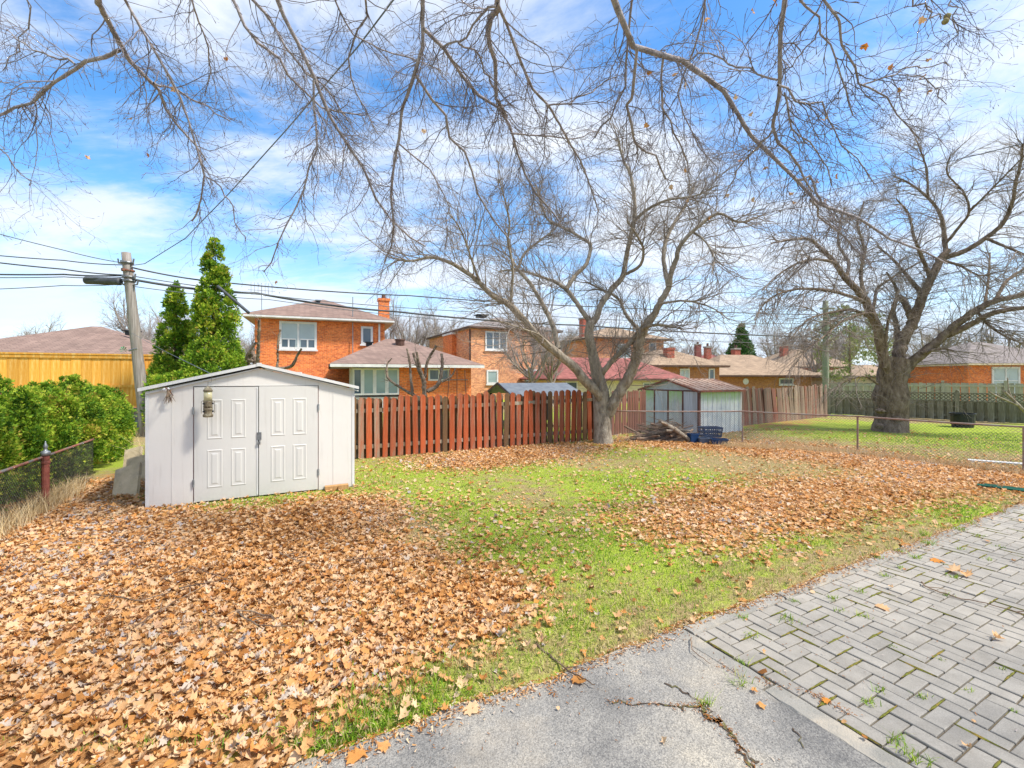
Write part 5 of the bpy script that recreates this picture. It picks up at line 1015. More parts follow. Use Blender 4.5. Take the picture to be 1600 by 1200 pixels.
def cable(label, pts, r, mat='cable', sag=0.0, group=None):
    ps = [Vector(p) for p in pts]; out = []
    for i in range(len(ps) - 1):
        nseg = 14
        for k in range(nseg + (i == len(ps) - 2)): t_ = k / nseg; out.append(ps[i].lerp(ps[i + 1], t_) - Vector((0, 0, sag * 4 * t_ * (1 - t_))))
    b0 = out[0].copy(); o = MB().tube([p - b0 for p in out], r, 5).build('overhead_cable', M[mat], loc=b0, smooth=True); return tag(o, label, 'cable', group)
D = 12.6; far = 25
cable('thick black cable sagging from the pole across to the green pole', [P(204, 436, D), P(400, 458, 14.5), P(620, 487, 17), P(900, 508, 21), P(1290, 527, far)], .035, sag=.08)
cable('upper black cable from the leaning pole across all roofs', [P(206, 418, D), P(345, 441, 14), P(640, 462, 17), P(950, 480, 21), P(1291, 492, far)], .022, sag=.05)
cable('thin lower line strung from leaning pole to green pole', [P(205, 447, D), P(420, 468, 14.5), P(700, 500, 18), P(1000, 528, 21), P(1290, 538, far)], .012, 'cable_grey', .05)
cable('middle grey line strung from leaning pole to green pole', [P(205, 431, D), P(500, 470, 15.5), P(800, 490, 19), P(1060, 503, 22), P(1290, 505, far)], .014, 'cable_grey', .05)
cable('thin grey service drop rising from the pole over the lawn', [P(204, 415, 12.6), P(226, 412, 12.2), P(290, 372, 10.8), P(360, 300, 9.4), P(450, 200, 7.8), P(560, 72, 6.3), P(660, -60, 5.2), Vector((0.3, 1.0, 7.5))], .010, 'cable_grey')
for i, (py0, py1, r, m_) in enumerate([(362, 412, .012, 'cable_grey'), (397, 414, .014, 'cable'), (408, 430, .018, 'cable'), (427, 430, .022, 'cable'), (432, 433, .014, 'cable_grey'), (450, 443, .012, 'cable_grey')]):
    cable('cable running from the leaning pole over the golden fence', [P(200, py1, D), P(100, py1 + (py0 - py1) * .42, 12.2), P(-120, py0 + (py0 - py1) * .6, 11.2)], r, m_, .03, 'cables leaving the leaning pole over the golden fence')
dp = cable('short thick dark splice hanging diagonally from cables before the tall cedar', [P(340, 447, 13.2), P(389, 489, 13.2)], .045)
cable('thin service wire from the pole down to the white shed roof', [P(205, 520, 12.4), P(258, 549, 9.5), UV(-1.35 + bx_, 7.09, gz(bx_) + .05)], .005, 'cable_grey')
cable('single line rising over the gnarled tree at the yard edge', [P(1090, 342, 20), P(1330, 290, 14), P(1600, 224, 10), P(1800, 170, 8)], .010, 'cable_grey')
cable('line running on from the green pole past the gnarled tree', [P(1290, 492, far), P(1450, 512, 22), P(1700, 540, 17)], .016, 'cable', .1)

# ================================================================== EVERGREENS
def sprays(centres, radii, n_each, size, shape='fan', seed=0, colour=None):
    """flat scale-leaf sprays packed round clump centres; returns mesh arrays"""
    r = np.random.default_rng(seed); nC = len(centres); ci = np.repeat(np.arange(nC), n_each); n_ = len(ci)
    d = r.normal(size=(n_, 3)); d /= np.linalg.norm(d, axis=1)[:, None]; rad = radii[ci] * r.random(n_) ** 0.45; p = centres[ci] + d * rad[:, None]
    out = d * 0.9 + np.array([0, 0, .55]); out /= np.linalg.norm(out, axis=1)[:, None]; side = np.cross(out, r.normal(size=(n_, 3))); side /= np.linalg.norm(side, axis=1)[:, None]
    s = size * r.uniform(.6, 1.3, n_); o = out * s[:, None]; w = side * s[:, None]
    V = np.stack([p, p + o * .75 - w * .42, p + o * .42, p + o * 1.0 + w * .1, p + o * .6 + w * .45], 1).reshape(-1, 3); b0 = np.arange(n_)[:, None] * 5
    Fq = np.concatenate([b0 + np.array([[0, 1, 2]]), b0 + np.array([[0, 2, 3]]), b0 + np.array([[0, 3, 4]])])
    cv = r.normal(0, .17, nC)[ci] + r.normal(0, .12, n_) + .55 * (rad / radii[ci] - .45) + (0.36 if colour is None else colour)  # colour darkens toward each clump centre, painting the inner shade into the foliage
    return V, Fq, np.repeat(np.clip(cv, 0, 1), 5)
def conifer(name, label, cat, loc, h, prof, nclump, n_each, size, clump_r, mat, seed, bark='bark_dark', group=None, z0=.05, lo_=.72):
    r = np.random.default_rng(seed); root = thing(name, label, cat, loc, r.random() * 6, group); zz = z0 + (h - z0) * r.random(nclump * 3) ** .9; keep_ = r.random(nclump * 3) < np.array([prof(z / h) for z in zz]) / max(prof(k / 20) for k in range(20)); zz = zz[keep_][:nclump]
    R0 = np.array([prof(z / h) for z in zz]); a = r.uniform(0, 2 * np.pi, len(zz)); q = R0 * np.where(r.random(len(zz)) < .8, r.uniform(lo_, 1.03, len(zz)), r.uniform(0, .75, len(zz)))
    cts = np.stack([np.cos(a) * q, np.sin(a) * q, zz], -1); cr = clump_r * r.uniform(.6, 1.25, len(zz)) * np.clip(R0 / (R0.mean() + 1e-6), .45, 1.2)
    V, Fq, A = sprays(cts, cr, n_each, size, seed=seed + 1)
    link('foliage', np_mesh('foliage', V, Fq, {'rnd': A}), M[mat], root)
    MB().tube([(0, 0, -.05), (0.02, 0, h * .3), (0, .02, h * .6), (0, 0, h * .93)], [max(.03, h * .018), h * .014, h * .009, .008], 7).build('stem', M[bark], root); return root
hprof = lambda t_: .50 * (1 - abs(2 * t_ - .95) ** 3.2) ** .5 if abs(2 * t_ - .95) < 1 else .12
for i, (v_, hh, du, sc_) in enumerate([(6.7, 1.68, -.1, 1.0), (7.5, 1.52, -.12, .9), (8.35, 1.74, -.1, .95), (9.2, 1.62, .02, .95), (10.1, 1.74, .05, .98), (10.9, 1.60, .08, .9), (11.6, 1.58, .1, .92), (12.2, 1.36, .05, .85)]):
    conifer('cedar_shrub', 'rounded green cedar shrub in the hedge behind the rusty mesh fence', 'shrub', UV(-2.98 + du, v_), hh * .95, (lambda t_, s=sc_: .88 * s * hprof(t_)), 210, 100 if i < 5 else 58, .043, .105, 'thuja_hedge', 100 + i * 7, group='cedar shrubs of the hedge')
tprof = lambda t_: .80 * min(1, t_ * 3 + .45) * (max(0.0, 1 - t_) ** .62) * (1 + .10 * math.sin(t_ * 23)) + .03
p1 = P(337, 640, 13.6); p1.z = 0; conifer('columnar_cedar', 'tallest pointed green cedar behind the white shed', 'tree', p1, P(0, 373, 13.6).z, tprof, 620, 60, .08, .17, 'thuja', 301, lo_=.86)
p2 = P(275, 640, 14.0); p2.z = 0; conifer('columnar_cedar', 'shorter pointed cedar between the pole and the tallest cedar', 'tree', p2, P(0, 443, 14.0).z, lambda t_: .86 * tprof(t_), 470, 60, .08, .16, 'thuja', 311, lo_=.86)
for px, hh, lab in ((262, 1.75, 'low cedar bush below the shorter pointed cedar'), (300, 1.9, 'round cedar bush between the two pointed cedars')):
    q = P(px, 640, 13.0); q.z = 0; conifer('cedar_bush', lab, 'shrub', q, hh, lambda t_: .95 * hprof(t_), 150, 70, .075, .2, 'thuja', 320 + px)
sprof = lambda t_: 2.3 * (1 - t_) ** .9 + .05
q = P(1158, 600, 62); q.z = 0; conifer('spruce_tree', 'dark green spruce rising behind the tan bungalow roofs', 'tree', q, P(0, 508, 62).z, lambda t_: 1.25 * sprof(t_), 420, 40, .34, .55, 'spruce', 401)
q = P(1328, 600, 34); q.z = 0; conifer('pine_tree', 'dull green pine with loose crown behind the gnarled tree', 'tree', q, P(0, 478, 34).z, lambda t_: 2.2 * (1 - abs(2 * t_ - 1.05) ** 2.5) ** .5 if abs(2 * t_ - 1.05) < 1 else .3, 120, 30, .2, .36, 'pine_dull', 411, z0=1.5)

# ================================================================== BARE TREES
def resample(pts, rad, m_=40):
    pts = np.array([tuple(p) for p in pts], float); rad = np.array(rad, float); n_ = len(pts); out = []; ro = []
    ext = np.vstack([2 * pts[0] - pts[1], pts, 2 * pts[-1] - pts[-2]])
    for i in range(n_ - 1):
        p0, p1_, p2_, p3 = ext[i:i + 4]
        for k in range(10):
            t_ = k / 10; out.append(.5 * ((2 * p1_) + (-p0 + p2_) * t_ + (2 * p0 - 5 * p1_ + 4 * p2_ - p3) * t_ ** 2 + (-p0 + 3 * p1_ - 3 * p2_ + p3) * t_ ** 3)); ro.append(rad[i] * (1 - t_) + rad[i + 1] * t_)
    out.append(pts[-1]); ro.append(rad[-1]); out = np.array(out); ro = np.array(ro); s = np.r_[0, np.cumsum(np.linalg.norm(np.diff(out, axis=0), axis=1))]; q = np.linspace(0, s[-1], m_)
    return np.stack([np.interp(q, s, out[:, k]) for k in range(3)], -1), np.interp(q, s, ro), s[-1]
def tubes_np(Pn, Rn, sides):
    """Pn (N, n, 3), Rn (N, n) -> verts, quads"""
    N_, n_, _ = Pn.shape; T = np.empty_like(Pn); T[:, 1:-1] = Pn[:, 2:] - Pn[:, :-2]; T[:, 0] = Pn[:, 1] - Pn[:, 0]; T[:, -1] = Pn[:, -1] - Pn[:, -2]; T /= np.linalg.norm(T, axis=2)[..., None] + 1e-9
    ref = np.where(np.abs(T[:, :1, 2:3]) < .8, np.array([0, 0, 1.0]), np.array([1.0, 0, 0])); A_ = np.cross(T, ref + 0 * T); nrm = np.linalg.norm(A_, axis=2)[..., None]; A_ = A_ / (nrm + 1e-9); B_ = np.cross(T, A_)
    an = np.arange(sides) * 2 * np.pi / sides; V = Pn[:, :, None, :] + Rn[:, :, None, None] * (A_[:, :, None, :] * np.cos(an)[None, None, :, None] + B_[:, :, None, :] * np.sin(an)[None, None, :, None])
    idx = np.arange(N_ * n_ * sides).reshape(N_, n_, sides); nxt = np.roll(idx, -1, axis=2); Fq = np.stack([idx[:, :-1], nxt[:, :-1], nxt[:, 1:], idx[:, 1:]], -1).reshape(-1, 4); return V.reshape(-1, 3), Fq
def level(r, Pp, Rp, n_, len_, ang_, nseg, wob, grav, rr_, tmin=.15, taper=.3, rfac=.6, bud=False, lenpow=0.0, up=0.0):
    """spawn n_ children from parents Pp (N, m, 3)"""
    N_, m_, _ = Pp.shape; seg = np.linalg.norm(np.diff(Pp, axis=1), axis=2).sum(1); pr = seg / seg.sum(); pi = r.choice(N_, n_, p=pr); t_ = tmin + (1 - tmin) * r.random(n_); f = t_ * (m_ - 1); i = np.minimum(f.astype(int), m_ - 2); fr = (f - i)[:, None]
    b0 = Pp[pi, i] * (1 - fr) + Pp[pi, i + 1] * fr; T = Pp[pi, i + 1] - Pp[pi, i]; T /= np.linalg.norm(T, axis=1)[:, None] + 1e-9; rad = np.minimum(Rp[pi, i] * rfac, rr_ * r.uniform(.6, 1.2, n_))
    pe = r.normal(size=(n_, 3)); pe -= T * (pe * T).sum(1)[:, None]; pe /= np.linalg.norm(pe, axis=1)[:, None]; a = r.normal(ang_, .2, n_)[:, None]; d = np.cos(a) * T + np.sin(a) * pe + np.array([0, 0, up]); d /= np.linalg.norm(d, axis=1)[:, None]
    L_ = len_ * r.uniform(.45, 1.25, n_) * (1 - .35 * t_) ; out = [b0]; p = b0
    for k in range(nseg):
        d = d + r.normal(0, wob, (n_, 3)) + np.array([0, 0, grav]); d /= np.linalg.norm(d, axis=1)[:, None]; p = p + d * (L_ / nseg)[:, None]; out.append(p)
    Pn = np.stack(out, 1); Rn = rad[:, None] * np.linspace(1, taper, nseg + 1)[None]
    if bud:
        tip = p + d * (rad * 3.5)[:, None]; Pn = np.concatenate([Pn, tip[:, None]], 1); Rn = np.concatenate([Rn, rad[:, None] * .15], 1); Rn[:, -2] = np.maximum(rad * 1.25, .002)
    return Pn, Rn
def bare_tree(name, label, base, limbs, levels, trunk_mat, twig_mat, seed, sides=8, rough=.0, group=None, lumps=0.0, bare=0, kink=0.0):
    r = np.random.default_rng(seed); root = thing(name, label, 'tree', base, 0, group); b0 = np.array(tuple(base)); mp, mr = [], []; tv, tf = [], []; off = 0
    for pts, rad in limbs:
        p, q, L_ = resample(pts, rad); p = p - b0
        if kink:      # short straight runs between small bends, as on maple wood
            ks = np.unique(np.r_[np.arange(0, 40, 4), 39]); kp = p[ks].copy(); kp[1:-1] += r.normal(0, kink, kp[1:-1].shape); p = np.stack([np.interp(np.arange(40), ks, kp[:, c]) for c in range(3)], -1)
        p[1:-1] += r.normal(0, 1, p[1:-1].shape) * (q[1:-1, None] * (.0 if lumps and not mp else .09)); mp.append(p); mr.append(q)
    MP, MR = np.array(mp), np.array(mr); fat = MR * (1 + r.normal(0, rough, MR.shape)); fat[0] = MR[0] if lumps else fat[0]; V, Fq = tubes_np(MP, fat, sides)
    if lumps:
        an = np.arange(sides) * 2 * np.pi / sides; zz = MP[0][:, 2]; amp = vn1(np.cos(an)[None] * 1.6 + 5 + zz[:, None] * .35, np.sin(an)[None] * 1.6 + zz[:, None] * .55 + 9, 1.3, 3) - .5; fr_z = (np.sin(an * 5 + 1.3) + np.sin(an * 9))[None] * .05 * np.clip(1.2 - zz, 0, 1)[:, None]; amp = amp + fr_z
        n0 = MP.shape[1] * sides; c0 = np.repeat(MP[0], sides, 0); V[:n0] = c0 + (V[:n0] - c0) * (1 + lumps * amp.ravel())[:, None]
    link('trunk', np_mesh('trunk', V, Fq), M[trunk_mat], root, smooth=True)
    cur = (MP[bare:], MR[bare:]); Vs, Fs = [], []; off = 0
    for k, lv in enumerate(levels):
        lv = dict(lv); src = lv.pop('src', None); sd_ = lv.pop('sides', 3); pool = cur if src is None else hist[src]
        Pn, Rn = level(r, pool[0], pool[1], **lv); V, Fq = tubes_np(Pn, Rn, sd_); Vs.append(V); Fs.append(Fq + off); off += len(V); cur = (Pn, Rn)
        if k == 0: hist = [(MP[bare:], MR[bare:])]
        hist.append(cur)
    cr = stuff(link('crown', np_mesh('crown', np.concatenate(Vs), np.concatenate(Fs)), M[twig_mat], root)); return root
def limb(d0, d1, pts, w0, w1, jit=0):
    """photo trace -> points in space; d0..d1 is the distance at either end, w the width in photo pixels"""
    n_ = len(pts); P3 = []; rr_ = []
    for i, (x, y) in enumerate(pts):
        t_ = i / (n_ - 1); d = d0 + (d1 - d0) * t_; P3.append(P(x, y, d)); rr_.append((w0 + (w1 - w0) * t_) / 2 * d / F)
    return P3, rr_
# ---- big tree in the middle of the lawn
TB = G(942, 693); D = TB.y
tr_l = [limb(D, D, [(942, 698), (942, 690), (941, 672), (940, 640), (939, 615), (935, 590), (926, 552), (920, 522), (923, 505)], 40, 17)]
tr_l[0] = (tr_l[0][0], [w / 2 * D / F for w in (46, 38, 32, 30, 31, 24, 18, 17, 16)])
tr_l += [limb(D, D - 2.0, [(941, 632), (932, 612), (917, 598), (895, 572), (869, 550), (842, 529), (816, 497), (794, 475), (767, 460), (749, 441), (722, 421), (700, 409), (672, 402), (640, 408), (610, 402)], 22, 3),
         limb(D, D - .6, [(950, 648), (957, 632), (968, 612), (985, 584), (996, 554), (1000, 527), (1009, 509), (1019, 495)], 24, 16),
         limb(D - .6, D - 1.5, [(1009, 509), (1019, 497), (1030, 475), (1045, 449), (1047, 430), (1056, 407), (1062, 385), (1082, 362), (1109, 340), (1127, 334), (1154, 347), (1184, 340)], 15, 3),
         limb(D - .9, D + .6, [(1045, 449), (1040, 425), (1037, 400), (1041, 374), (1056, 344), (1071, 321), (1085, 290)], 10, 4),
         limb(D, D + .8, [(923, 507), (919, 499), (902, 475), (884, 452), (869, 441), (850, 434), (810, 422), (780, 424)], 12, 3),
         limb(D + .3, D + 1.8, [(884, 452), (899, 430), (917, 411), (923, 385), (917, 377), (887, 359), (857, 344), (846, 317), (838, 290)], 9, 3),
         limb(D, D + .6, [(922, 507), (929, 501), (940, 475), (959, 449), (974, 430), (977, 407), (985, 370), (991, 344), (992, 317), (985, 272), (974, 250), (965, 215)], 14, 4),
         limb(D + .3, D - .6, [(974, 430), (1000, 415), (1005, 389), (994, 366), (980, 345)], 7, 3),
         limb(D + .4, D - 1.2, [(991, 344), (1015, 325), (1045, 312), (1086, 306), (1120, 290)], 7, 2.5),
         limb(D, D - .4, [(938, 590), (945, 578), (959, 561), (985, 535), (1000, 516)], 12, 9),
         limb(D - .4, D + .9, [(1000, 516), (992, 509), (977, 490), (966, 467), (940, 452), (915, 440)], 9, 3),
         limb(D - .5, D - 1.4, [(1003, 516), (1015, 509), (1037, 508), (1064, 514)], 9, 2.5),
         limb(D - .9, D - 1.8, [(797, 478), (800, 445), (801, 415), (794, 377), (796, 347), (790, 317), (780, 280)], 6.5, 2.5),
         limb(D - .2, D + .8, [(872, 545), (865, 512), (850, 479), (827, 441), (809, 421), (800, 405)], 11, 5),
         limb(D + .8, D + 1.5, [(809, 421), (820, 396), (842, 377), (865, 359), (885, 335)], 6, 2.5),
         limb(D - .6, D - 1.6, [(870, 552), (845, 525), (820, 515), (790, 505), (765, 498)], 5, 1.5),
         limb(D - 1.3, D - 2.6, [(749, 441), (735, 400), (720, 360), (700, 330)], 5, 2),
         limb(D - 1.0, D - 2.4, [(1082, 362), (1100, 375), (1115, 400), (1112, 430)], 5, 2),
         limb(D - .8, D - 2.2, [(1030, 475), (1070, 470), (1110, 480), (1140, 500)], 5, 1.5)]
tr_l = [(p, [q * .84 for q in r_]) for p, r_ in tr_l[:1]] + [(p, [q * .78 for q in r_]) for p, r_ in tr_l[1:]]
bare_tree('maple_tree', 'large bare multi limbed tree standing before the end of the red fence', TB, tr_l,
          [dict(n_=640, len_=1.9, ang_=.75, nseg=9, wob=.18, grav=.03, rr_=.012, tmin=.25, sides=4), dict(n_=6000, len_=.75, ang_=.7, nseg=5, wob=.2, grav=.0, rr_=.0052, tmin=.15), dict(n_=10000, len_=.3, ang_=.7, nseg=1, wob=.25, grav=0.0, rr_=.0036, tmin=.1, taper=.6, bud=True), dict(src=0, n_=500, len_=.6, ang_=1.0, nseg=5, wob=.22, grav=.05, rr_=.005, tmin=.3)],
          'bark_grey', 'twig_grey', 11, 16, .02, lumps=.28)
# ---- gnarled tree on the right
TB2 = G(1390, 674); D = TB2.y
t2 = [limb(D, D, [(1388, 680), (1388, 670), (1392, 648), (1393, 624), (1394, 600), (1396, 579), (1400, 560)], 60, 40)]
t2[0] = (t2[0][0], [w / 2 * D / F for w in (52, 43, 38, 41, 35, 36, 31)])
t2 += [limb(D, D - 1.0, [(1385, 585), (1382, 567), (1375, 530), (1366, 500), (1352, 470), (1337, 451), (1319, 432), (1304, 410), (1285, 391), (1266, 374), (1240, 374), (1205, 380)], 24, 3),
       limb(D - .5, D + .5, [(1322, 435), (1326, 410), (1311, 384), (1311, 354), (1320, 325)], 8, 3), limb(D - .2, D + .9, [(1360, 490), (1366, 474), (1371, 451), (1394, 434), (1420, 419), (1445, 405)], 8, 3),
       limb(D - .3, D - 2.2, [(1350, 472), (1337, 466), (1300, 455), (1255, 451), (1217, 459), (1195, 474), (1178, 500)], 9, 2), limb(D - .2, D - 2.4, [(1368, 505), (1360, 489), (1319, 500), (1292, 522), (1262, 545), (1232, 579)], 7, 2),
       limb(D, D + .4, [(1400, 575), (1405, 552), (1416, 522), (1431, 492), (1442, 462), (1454, 436), (1469, 406), (1480, 391)], 26, 13),
       limb(D + .4, D + 1.0, [(1478, 395), (1474, 357), (1467, 331), (1450, 309), (1420, 286), (1395, 275)], 10, 2.5), limb(D + .8, D + .4, [(1450, 309), (1448, 267), (1439, 237), (1430, 215)], 5, 2),
       limb(D + .4, D - .8, [(1478, 380), (1499, 354), (1514, 331), (1506, 301), (1480, 271), (1484, 245)], 7, 2), limb(D - .2, D - 1.4, [(1514, 331), (1544, 301), (1592, 252), (1620, 225)], 5, 2),
       limb(D + .4, D - 1.0, [(1478, 402), (1510, 391), (1540, 372), (1566, 350), (1581, 320), (1587, 286), (1596, 249), (1598, 225)], 12, 4),
       limb(D, D - 1.2, [(1402, 585), (1420, 572), (1442, 552), (1469, 530), (1495, 507), (1525, 485), (1555, 470), (1592, 462), (1640, 450)], 24, 9), limb(D - .5, D - 2.0, [(1480, 524), (1517, 507), (1544, 492), (1570, 485), (1600, 481), (1650, 478)], 14, 8),
       limb(D - .8, D + .2, [(1555, 470), (1572, 440), (1600, 420), (1630, 400)], 8, 4), limb(D - .6, D + .8, [(1538, 478), (1544, 440), (1547, 395)], 6, 3), limb(D - .2, D - .5, [(1382, 575), (1386, 511), (1397, 470)], 8, 3),
       limb(D - .4, D - .8, [(1440, 552), (1470, 545), (1490, 548)], 8, 3), limb(D - .2, D - .8, [(1372, 600), (1350, 588), (1320, 596), (1300, 612)], 5, 1.5), limb(D + .1, D + .5, [(1425, 500), (1412, 470), (1402, 462)], 14, 9)]
t2 += [limb(D + .3, D + 1.2, [(1442, 462), (1425, 440), (1408, 420), (1390, 400), (1370, 385)], 10, 3), limb(D + .4, D - .6, [(1454, 436), (1440, 400), (1428, 370), (1420, 335), (1400, 310)], 9, 3), limb(D - .4, D + .7, [(1352, 470), (1345, 430), (1350, 390), (1340, 350), (1350, 315)], 9, 3), limb(D - .7, D - 1.8, [(1304, 410), (1275, 405), (1245, 412), (1215, 430), (1190, 455)], 7, 2), limb(D - .3, D - 1.4, [(1540, 372), (1570, 385), (1600, 398), (1630, 420)], 7, 3), limb(D - .7, D - 1.8, [(1525, 485), (1545, 508), (1570, 525), (1605, 540)], 7, 2), limb(D - .3, D - 1.3, [(1469, 406), (1500, 415), (1530, 430), (1560, 425)], 7, 2), limb(D - .3, D - 1.5, [(1366, 500), (1335, 485), (1300, 488), (1262, 500), (1235, 530)], 8, 2), limb(D + .2, D + 1.0, [(1400, 560), (1402, 520), (1396, 485), (1402, 455), (1385, 425)], 14, 4)]
t2 = [t2[0]] + [(p, [q * .68 for q in r_]) for p, r_ in t2[1:]]
tree2 = bare_tree('gnarled_tree', 'old gnarled tree with thick knobbly trunk beyond the long mesh fence', TB2, t2,
          [dict(n_=1000, len_=1.6, ang_=.75, nseg=8, wob=.14, grav=-.06, rr_=.013, tmin=.2, sides=4), dict(n_=7600, len_=.85, ang_=.6, nseg=4, wob=.16, grav=-.05, rr_=.0065, tmin=.1), dict(n_=8500, len_=.38, ang_=.6, nseg=2, wob=.2, grav=-.04, rr_=.0045, tmin=.1, taper=.6), dict(src=0, n_=500, len_=.6, ang_=1.1, nseg=5, wob=.2, grav=.03, rr_=.006, tmin=.3)],
          'bark_dark', 'twig_grey', 21, 24, .02, lumps=1.0)
rk = random.Random(6)
for px, py, s, dd in [(1375, 642, 6, -.25), (1408, 632, 7, -.30), (1402, 655, 7, -.36), (1374, 666, 6, -.28)]:
    rr_ = s / F * D; c_ = P(px, py, D + dd) - TB2; mb = MB()
    prof = [(rr_ * math.sin(k / 8 * math.pi) * (1 + rk.gauss(0, .15)) + .001, -rr_ * math.cos(k / 8 * math.pi) * .75) for k in range(9)]; mb.lathe(prof, c_, 12).build('burl', M['bark_dark'], tree2, smooth=True)
# ---- tree over the camera, its trunk behind the viewpoint
ov = []; hubs = []
HUB = {'L': [Vector((-2.3, .4, 6.6)), Vector((-.6, -1.2, 6.0))], 'C': [Vector((.1, .7, 7.0)), Vector((.4, -1.0, 6.0))], 'R': [Vector((2.6, .6, 6.9)), Vector((1.0, -1.2, 6.0))]}
def over(h, d0, d1, pts, w0, w1, hub=True):
    p3, rr_ = limb(d0, d1, pts, w0 * .76, w1 * 1.0)
    if hub:
        s = p3[0]; hb = HUB[h][0]; m1 = s.lerp(hb, .5) + Vector((0, 0, .5)); r0 = rr_[0]; hubs.append(([HUB[h][1], hb, m1, p3[0]], [max(.025, r0 * 1.3), max(.02, r0 * 1.2), r0 * 1.1, r0]))
    ov.append((p3, rr_))
over('L', 3.6, 5.2, [(150, -40), (157, 0), (167, 33), (187, 70), (207, 100), (240, 130), (247, 143), (267, 180), (300, 222), (322, 250)], 13, 2)
over('L', 3.9, 4.2, [(187, 78), (150, 88), (117, 100), (93, 127), (67, 147), (27, 167), (0, 180), (-40, 190)], 8, 3, False)
over('L', 4.0, 3.9, [(117, 100), (73, 87), (37, 70), (10, 45)], 4, 1.5, False); over('L', 4.3, 5.0, [(240, 130), (273, 143), (317, 163), (360, 190)], 5, 1.5, False)
over('L', 3.8, 5.0, [(185, -20), (197, 0), (233, 60), (257, 110), (287, 167), (307, 227), (323, 277), (307, 333), (300, 345)], 6, 2); over('L', 4.8, 5.1, [(323, 277), (357, 307), (370, 347), (383, 377)], 3, 1.2, False)
over('C', 4.2, 5.2, [(350, -30), (363, 0), (393, 57), (433, 87), (450, 117), (473, 140), (500, 167), (533, 173), (570, 180)], 7, 2)
over('C', 4.4, 5.4, [(375, -30), (393, 0), (427, 43), (457, 87), (483, 120), (520, 150), (545, 190)], 7, 2)
over('C', 4.0, 5.6, [(418, -40), (433, 0), (457, 43), (473, 80), (490, 123), (503, 160), (520, 193), (533, 213), (556, 247), (576, 287), (586, 317), (610, 343), (633, 360), (665, 385)], 9, 2.5)
over('C', 4.5, 4.9, [(490, 125), (490, 153), (492, 233), (477, 283), (460, 333), (430, 397), (412, 425)], 5, 1.5, False)
over('C', 3.6, 5.0, [(660, -50), (661, 0), (661, 43), (655, 100), (640, 133), (626, 173), (623, 227), (613, 267), (613, 333), (616, 367), (600, 410)], 10, 2.5)
over('C', 3.7, 5.2, [(662, 45), (690, 70), (713, 103), (733, 130), (760, 157), (793, 180), (800, 207), (813, 253), (833, 297), (846, 317), (870, 340)], 8, 2.5, False)
over('C', 4.5, 4.9, [(798, 208), (833, 210), (890, 217), (930, 205)], 4, 1.5, False); over('C', 4.0, 5.2, [(650, 118), (673, 150), (693, 180), (703, 213), (730, 247), (743, 293), (760, 330), (786, 363), (800, 395)], 6, 2, False)
over('C', 4.6, 5.4, [(624, 225), (660, 255), (690, 300), (700, 345), (695, 390)], 3.5, 1.2, False)
over('C', 3.2, 4.4, [(776, -60), (775, 0), (773, 27), (763, 50), (770, 90), (776, 123), (781, 163), (792, 182)], 15, 4)
over('C', 3.3, 5.0, [(777, 5), (800, 50), (823, 113), (853, 163), (880, 207), (910, 250), (920, 283), (935, 330)], 7, 2, False); over('C', 4.0, 4.2, [(853, 165), (890, 163), (926, 140), (963, 120)], 4, 1.5, False)
over('C', 3.3, 3.9, [(776, 10), (746, 30), (716, 67), (690, 72)], 5, 3, False); over('C', 3.6, 4.2, [(716, 67), (746, 87), (763, 117), (773, 140)], 4, 2, False)
over('R', 3.2, 5.6, [(940, -50), (955, 0), (970, 37), (993, 73), (1033, 90), (1066, 98), (1106, 113), (1129, 133), (1149, 173), (1173, 210), (1206, 247), (1236, 273), (1266, 310), (1293, 320), (1359, 353), (1399, 377), (1449, 397), (1480, 412)], 14, 2.5)
over('R', 4.6, 4.8, [(1240, 275), (1269, 283), (1279, 307), (1290, 318)], 5, 3, False); over('R', 4.7, 5.4, [(1266, 312), (1290, 345), (1330, 380), (1365, 420)], 5, 1.5, False)
over('R', 3.4, 4.6, [(992, -30), (990, 0), (981, 50), (975, 130), (953, 180), (930, 215)], 6, 2); over('R', 3.4, 4.6, [(995, 76), (990, 140), (981, 167), (986, 207), (996, 227), (1025, 245), (1040, 280)], 7, 2.5, False); over('R', 3.6, 4.6, [(1036, 92), (1033, 150), (1043, 183), (1063, 227), (1075, 270)], 5, 2, False)
over('R', 3.0, 4.4, [(1228, -50), (1224, 0), (1216, 83), (1214, 140), (1209, 200), (1221, 233), (1246, 260), (1270, 300)], 11, 2.5)
over('R', 3.3, 3.7, [(1214, 125), (1166, 110), (1109, 80), (1066, 93)], 4.5, 2, False); over('R', 3.4, 4.2, [(1215, 133), (1239, 147), (1266, 163), (1293, 173), (1313, 220), (1366, 287)], 5, 1.5, False); over('R', 3.5, 4.0, [(1226, 145), (1243, 197), (1283, 247), (1299, 290)], 4, 1.5, False); over('R', 3.6, 4.4, [(1209, 200), (1180, 230), (1150, 270), (1130, 310)], 4, 1.5, False)
over('R', 3.0, 3.6, [(1240, -30), (1256, 0), (1283, 40), (1303, 80), (1316, 140), (1333, 180)], 5, 1.8); over('R', 2.9, 3.9, [(1280, -30), (1293, 0), (1313, 33), (1316, 63), (1339, 107), (1346, 133), (1379, 147), (1399, 180), (1436, 217)], 6, 1.8)
over('R', 3.3, 3.5, [(1346, 133), (1393, 117), (1433, 103), (1483, 103)], 3.5, 1.5, False); over('R', 3.4, 3.6, [(1405, 117), (1449, 127), (1479, 163)], 2.5, 1.3, False); over('R', 3.3, 3.6, [(1283, 40), (1250, 90), (1225, 110)], 3, 1.5, False)
over('R', 3.0, 3.2, [(1410, -40), (1425, -5), (1455, 18), (1470, 30)], 4, 2); over('R', 3.2, 3.3, [(1490, -30), (1491, 0), (1489, 35), (1481, 72)], 3, 1.5)
